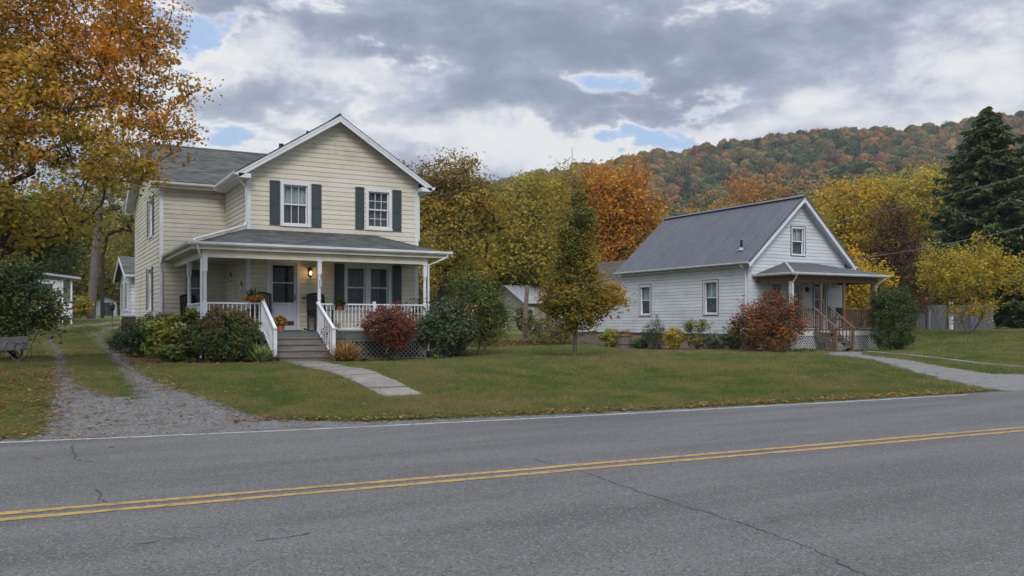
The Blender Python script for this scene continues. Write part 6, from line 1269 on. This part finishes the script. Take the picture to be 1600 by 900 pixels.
# the 260 nearest of them that the camera could see are single objects
near = np.argsort(Dq)[:260]; rest = np.setdiff1d(np.arange(len(X)), near)
for k in near:
    ob = bpy.data.objects.new('woodland_tree', protos[k % 6].data); C.objects.link(ob); ob.location = (X[k], Y[k], Zf[k]-1); s = sz[k]*1.35; ob.scale = (s, s, s*1.2); ob.rotation_euler = (0, 0, rng.uniform(0, 6.28))
    tag(ob, 'autumn woodland tree on the lowest slope of the wooded hill', 'tree', 'woodland trees on the lowest slope of the hill')
def instancer(name, label, cat, P, scl, prots, rot=True, tilt=0.0):
    me = bpy.data.meshes.new(name); me.vertices.add(len(P)); me.vertices.foreach_set('co', P.astype(np.float32).ravel()); a = me.attributes.new('size', 'FLOAT_VECTOR', 'POINT'); a.data.foreach_set('vector', scl.astype(np.float32).ravel())
    ob = bpy.data.objects.new(name, me); C.objects.link(ob); ng = bpy.data.node_groups.new(name, 'GeometryNodeTree'); ng.interface.new_socket('Geometry', in_out='INPUT', socket_type='NodeSocketGeometry'); ng.interface.new_socket('Geometry', in_out='OUTPUT', socket_type='NodeSocketGeometry')
    N = ng.nodes.new; L = ng.links.new; gi = N('NodeGroupInput'); go = N('NodeGroupOutput'); iop = N('GeometryNodeInstanceOnPoints'); iop.inputs['Pick Instance'].default_value = True; jn = N('GeometryNodeJoinGeometry')
    for p in prots: oi = N('GeometryNodeObjectInfo'); oi.inputs['Object'].default_value = p; oi.inputs['As Instance'].default_value = True; L(oi.outputs['Geometry'], jn.inputs[0])
    L(gi.outputs[0], iop.inputs['Points']); L(jn.outputs[0], iop.inputs['Instance'])
    na = N('GeometryNodeInputNamedAttribute'); na.data_type = 'FLOAT_VECTOR'; na.inputs['Name'].default_value = 'size'; L(na.outputs['Attribute'], iop.inputs['Scale'])
    rv = N('FunctionNodeRandomValue'); rv.data_type = 'FLOAT_VECTOR'; rv.inputs[0].default_value = (-tilt, -tilt, 0); rv.inputs[1].default_value = (tilt, tilt, 6.283); er = N('FunctionNodeEulerToRotation'); L(rv.outputs[0], er.inputs[0]); L(er.outputs[0], iop.inputs['Rotation'])
    L(iop.outputs[0], go.inputs[0]); md = ob.modifiers.new('scatter', 'NODES'); md.node_group = ng; return tag(ob, label, cat, kind='stuff')
s = sz[rest]*np.where(Dq[rest] > 690, rng.uniform(.6, 1.15, len(rest)), 1.0); instancer('hill_forest', 'far autumn forest covering the long hill behind the houses', 'forest', np.stack([X[rest], Y[rest], Zf[rest]], 1), np.stack([s, s, s*rng.uniform(1.0, 1.45, len(rest))], 1), protos)
# taller belt trees between the houses and the hill
for i, (px, D, top, r, p_, lab) in enumerate((
    (1030, 150, 330, 6.5, pal(('olive', 3), ('green', 2), ('dgreen', 2)), 'dusky green belt tree behind the orange maple'), (1100, 170, 322, 6.5, pal(('orange', 1.5), ('gold', 2.5), ('olive', 2)), 'golden-orange belt tree above the metal roof left of its middle'), (1185, 160, 262, 8.0, pal(('orange', 2), ('straw', 1.5), ('brown', 1.5), ('gold', 1)), 'thin tan-orange tree rising over the ridge of the white house'),
    (1245, 175, 300, 7, pal(('olive', 3), ('green', 2)), 'olive belt tree behind the gable peak of the white house'), (1290, 150, 315, 6.5, pal(('gold', 2), ('olive', 2), ('orange', 1)), 'gold belt tree between the gable peak and the yellow maple'), (1375, 190, 268, 8, pal(('ygreen', 3), ('olive', 2)), 'pale green belt tree above the plum-coloured tree'),
    (1480, 150, 300, 7, pal(('ygreen', 3), ('yellow', 2), ('olive', 2)), 'yellow belt tree seen through the left edge of the spruce'), (1590, 140, 330, 8, pal(('gold', 2), ('orange', 1), ('olive', 2)), 'golden belt tree behind the spruce at the right edge'),
    (730, 150, 340, 7.5, pal(('olive', 3), ('ygreen', 2), ('brown', 1)), 'olive belt tree behind the half-bare tree'), (640, 130, 380, 6.5, pal(('olive', 3), ('green', 2)), 'green-olive belt tree close to the cream house corner'), (800, 170, 300, 8, pal(('olive', 3), ('ygreen', 2)), 'olive belt tree left of the young tree top'), (1560, 100, 430, 4.5, pal(('dgreen', 3), ('green', 2)), 'dark low tree behind the lemon-yellow tree'), (1450, 90, 440, 3.8, pal(('dgreen', 3), ('olive', 2)), 'dark low tree behind the board fence'))):
    x, y, z = onground(px, D); h = CZ+(HZ-top)/FPX*D-z
    tree(lab, px, D, 0, [(px, top+(HZ-top)*.38, 0, r, h*.38), (px-20, top+(HZ-top)*.62, 0, r*.95, h*.30), (px+10, top+(HZ-top)*.2, 0, r*.6, h*.2)], 150, 7200, .0036*D, p_, 500+i, sigma=.008*D, trunk_r=.3, tip_r=.04, step=1.5)

# power lines
for i, (a, b, lab) in enumerate(((at(1700, 246, 44), (31.3, 34.5, 5.6), 'upper sagging power line running from the right to the roof of the white house'), (at(1720, 322, 40), (32.15, 29.2, 4.3), 'lower sagging power line running from the right to the eave of the white house'))):
    a, b = Vector(a), Vector(b); P = [a.lerp(b, t/24)-Vector((0, 0, 1.7*(t/24)*(1-t/24)*(.55 if i else .45)*4*.35)) for t in range(25)]
    tag(MB().tube(P, .018, 5).build('power_line', 'wire'), lab, 'power line')
x, y, z = onground(996+0, 700); 
# far mast on the ridge
p = at(894, 262, 718); tag(MB().tube([(p[0], p[1], p[2]-14), (p[0], p[1], p[2]+17)], [.35, .2], 5).build('radio_mast', 'wire'), 'thin mast standing on the far ridge between the houses', 'mast')

# ------------------------------------------------------------------ grass, fallen leaves, stones
def tuft(seed, n=26, h=.05, rad=.13):
    rng = np.random.default_rng(seed); V = []; F = []; Cc = []
    for i in range(n):
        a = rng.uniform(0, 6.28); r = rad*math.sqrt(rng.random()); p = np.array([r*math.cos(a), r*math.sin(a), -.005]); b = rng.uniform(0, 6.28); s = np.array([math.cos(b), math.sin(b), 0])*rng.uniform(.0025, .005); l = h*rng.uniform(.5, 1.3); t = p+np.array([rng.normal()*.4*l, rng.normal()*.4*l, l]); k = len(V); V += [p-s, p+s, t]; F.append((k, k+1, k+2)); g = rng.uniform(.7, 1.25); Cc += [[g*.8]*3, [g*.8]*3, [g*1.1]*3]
    return np.array(V), np.array(F), np.array(Cc)
def grass_mat():
    m = bpy.data.materials.new('grass'); m.use_nodes = True; nt = m.node_tree; L = nt.links.new; p = nt.nodes['Principled BSDF']; p.inputs['Roughness'].default_value = .65; p.inputs['Specular IOR Level'].default_value = .15
    g = nt.nodes.new('ShaderNodeNewGeometry')
    def nz(s, d=5): n = nt.nodes.new('ShaderNodeTexNoise'); L(g.outputs['Position'], n.inputs[0]); n.inputs['Scale'].default_value = s; n.inputs['Detail'].default_value = d; return n.outputs[0]
    def mr(x, a, b): n = nt.nodes.new('ShaderNodeMapRange'); L(x, n.inputs[0]); n.inputs[1].default_value = a; n.inputs[2].default_value = b; return n.outputs[0]
    def mx(f, a, b, bt='MIX'):
        n = nt.nodes.new('ShaderNodeMix'); n.data_type = 'RGBA'; n.blend_type = bt
        for i, x in ((0, f), (6, a), (7, b)):
            if isinstance(x, (int, float)): n.inputs[i].default_value = x
            elif isinstance(x, tuple): n.inputs[i].default_value = (*x, 1)
            else: L(x, n.inputs[i])
        return n.outputs[2]
    c = mx(mr(nz(.9), .40, .62), (.110, .160, .040), (.215, .21, .068)); c = mx(mr(nz(.22), .50, .72), c, (.25, .20, .095)); c = mx(mr(nz(2.6), .54, .70), c, (.22, .185, .085)); oi = nt.nodes.new('ShaderNodeObjectInfo'); c = mx(mr(oi.outputs['Random'], .80, 1.3), c, (.22, .17, .07))
    a = nt.nodes.new('ShaderNodeAttribute'); a.attribute_name = 'col'; c = mx(1.0, c, a.outputs['Color'], 'MULTIPLY'); L(c, p.inputs['Base Color'])
    t = nt.nodes.new('ShaderNodeBsdfTranslucent'); L(c, t.inputs[0]); ms = nt.nodes.new('ShaderNodeMixShader'); ms.inputs[0].default_value = .3; L(p.outputs[0], ms.inputs[1]); L(t.outputs[0], ms.inputs[2]); L(ms.outputs[0], nt.nodes['Material Output'].inputs[0]); MATS['grass'] = m
grass_mat()
tufts = []
for i in range(5):
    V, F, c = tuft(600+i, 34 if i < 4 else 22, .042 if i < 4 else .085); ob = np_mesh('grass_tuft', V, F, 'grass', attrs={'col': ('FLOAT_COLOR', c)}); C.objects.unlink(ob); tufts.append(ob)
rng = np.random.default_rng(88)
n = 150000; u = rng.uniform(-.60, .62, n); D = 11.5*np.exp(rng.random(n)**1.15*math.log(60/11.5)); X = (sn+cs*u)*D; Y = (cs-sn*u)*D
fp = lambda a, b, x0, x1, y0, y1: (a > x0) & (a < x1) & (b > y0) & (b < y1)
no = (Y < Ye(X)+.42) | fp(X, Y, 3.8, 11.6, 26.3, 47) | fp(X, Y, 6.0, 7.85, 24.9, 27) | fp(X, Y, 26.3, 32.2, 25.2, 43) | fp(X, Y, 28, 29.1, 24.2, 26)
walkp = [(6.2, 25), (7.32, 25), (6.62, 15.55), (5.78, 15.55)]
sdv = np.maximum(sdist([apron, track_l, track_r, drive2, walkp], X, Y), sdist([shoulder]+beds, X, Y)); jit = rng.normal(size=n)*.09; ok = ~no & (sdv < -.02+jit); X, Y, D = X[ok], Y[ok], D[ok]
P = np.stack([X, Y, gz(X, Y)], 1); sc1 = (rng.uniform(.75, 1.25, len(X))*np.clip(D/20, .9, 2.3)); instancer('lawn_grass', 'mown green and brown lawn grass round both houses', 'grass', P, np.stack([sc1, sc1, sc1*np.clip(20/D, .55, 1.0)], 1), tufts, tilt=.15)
# fallen leaves: thick under the maple and along the edges, sparse on the lawn
rng = np.random.default_rng(99)
def scatter(n, fx): X, Y = fx(n); return X, Y
parts_ = []
a = rng.normal(size=(4600, 2)); parts_.append((a[:, 0]*.7-.55, 19+a[:, 1]*3.6)); a = rng.random((500, 2)); parts_.append((a[:, 0]*3.6-.2, 13+a[:, 1]*18)); xx = rng.uniform(2.6, 18.5, 1500); parts_.append((xx, np.interp(xx, exs, [lawn_edge(q) for q in exs])+np.abs(rng.normal(size=1500))*.35-.1))
a = rng.random((1700, 2)); parts_.append((a[:, 0]*26, 13+a[:, 1]*15)); yy = rng.uniform(17, 32, 900); parts_.append((2.3+.04*(yy-17)+rng.normal(size=900)*.25, yy)); a = rng.normal(size=(260, 2)); parts_.append((15.8+a[:, 0]*1.3, 24.5+a[:, 1]*1.1)); a = rng.random((14, 2)); parts_.append((a[:, 0]*18, 9+a[:, 1]*3.2))
a = rng.random((700, 2)); parts_.append((2.5+a[:, 0]*5, 24+a[:, 1]*1.6)); a = rng.random((900, 2)); parts_.append((.4+a[:, 0]*3, 30+a[:, 1]*22))
X = np.concatenate([p[0] for p in parts_]); Y = np.concatenate([p[1] for p in parts_]); ok = ~(fp(X, Y, 6.0, 11.6, 25.9, 47)) & (X > -3) & ((Y > Ye(X)+.1) | (rng.random(len(X)) < .06)); X, Y = X[ok], Y[ok]; Z = np.maximum(gz(X, Y), 0)+rng.uniform(.012, .045, len(X))*(Y > Ye(X)+.2)+.006
P = np.stack([X, Y, Z], 1); V, F, c = leaf_geo(rng, P, .078, pick(rng, pal(('gold', 1.2), ('orange', 1.3), ('straw', 3), ('brown', 4), ('rust', 1.5)), len(P))*rng.uniform(.6, 1.15, (len(P), 1)), 3.0, .7, .12)
V[:, 2] = np.repeat(Z, 4)+(V[:, 2]-np.repeat(Z, 4))*.35; tag(np_mesh('fallen_leaves', V, F, 'leaf', attrs={'col': ('FLOAT_COLOR', c)}), 'orange and brown fallen leaves along the drive and over the lawn', 'leaves', kind='stuff')
# loose stones on the gravel
st_ = MB(); st_.lathe((0, 0, -.3), [(.3, 0), (.9, .2), (1, .5), (.7, .85), (.2, 1)], 6); stv = np.array(st_.v); me = bpy.data.meshes.new('pebble'); me.from_pydata(st_.v, [], st_.f); MATS['gravel_stone'] = mat('gravel_stone', (.21, .205, .20), (.12, .118, .115), 20, .9); me.materials.append(MATS['gravel_stone']); pb_ = bpy.data.objects.new('pebble', me)
rng = np.random.default_rng(111); n = 60000; X = rng.uniform(-.3, 26, n); Y = rng.uniform(12.2, 32, n); s_ = sdist([apron, track_l, track_r, shoulder], X, Y)-.15*S(27, 40, Y)+rng.normal(size=n)*.12; ok = (s_ > .0); X, Y = X[ok][:14000], Y[ok][:14000]; r_ = rng.uniform(.005, .013, len(X)); P = np.stack([X, Y, np.maximum(gz(X, Y), -.02)+.014], 1)
instancer('gravel_stones', 'loose grey stones on the gravel drive and road shoulder', 'gravel', P, np.stack([r_*1.2, r_, r_*.8], 1), [pb_], tilt=.4)

# ------------------------------------------------------------------ haze
m = bpy.data.materials.new('haze'); m.use_nodes = True; nt = m.node_tree; nt.nodes.clear(); o_ = nt.nodes.new('ShaderNodeOutputMaterial'); pv = nt.nodes.new('ShaderNodeVolumePrincipled'); pv.inputs['Color'].default_value = (.80, .87, 1.0, 1); pv.inputs['Density'].default_value = .00022; pv.inputs['Anisotropy'].default_value = .3; nt.links.new(pv.outputs[0], o_.inputs['Volume']); MATS['haze'] = m
if True:
    tag(MB().box(-2700, 3700, -700, 4200, -6, 330).build('haze', 'haze'), 'thin blue autumn haze over the valley', 'haze', kind='stuff')
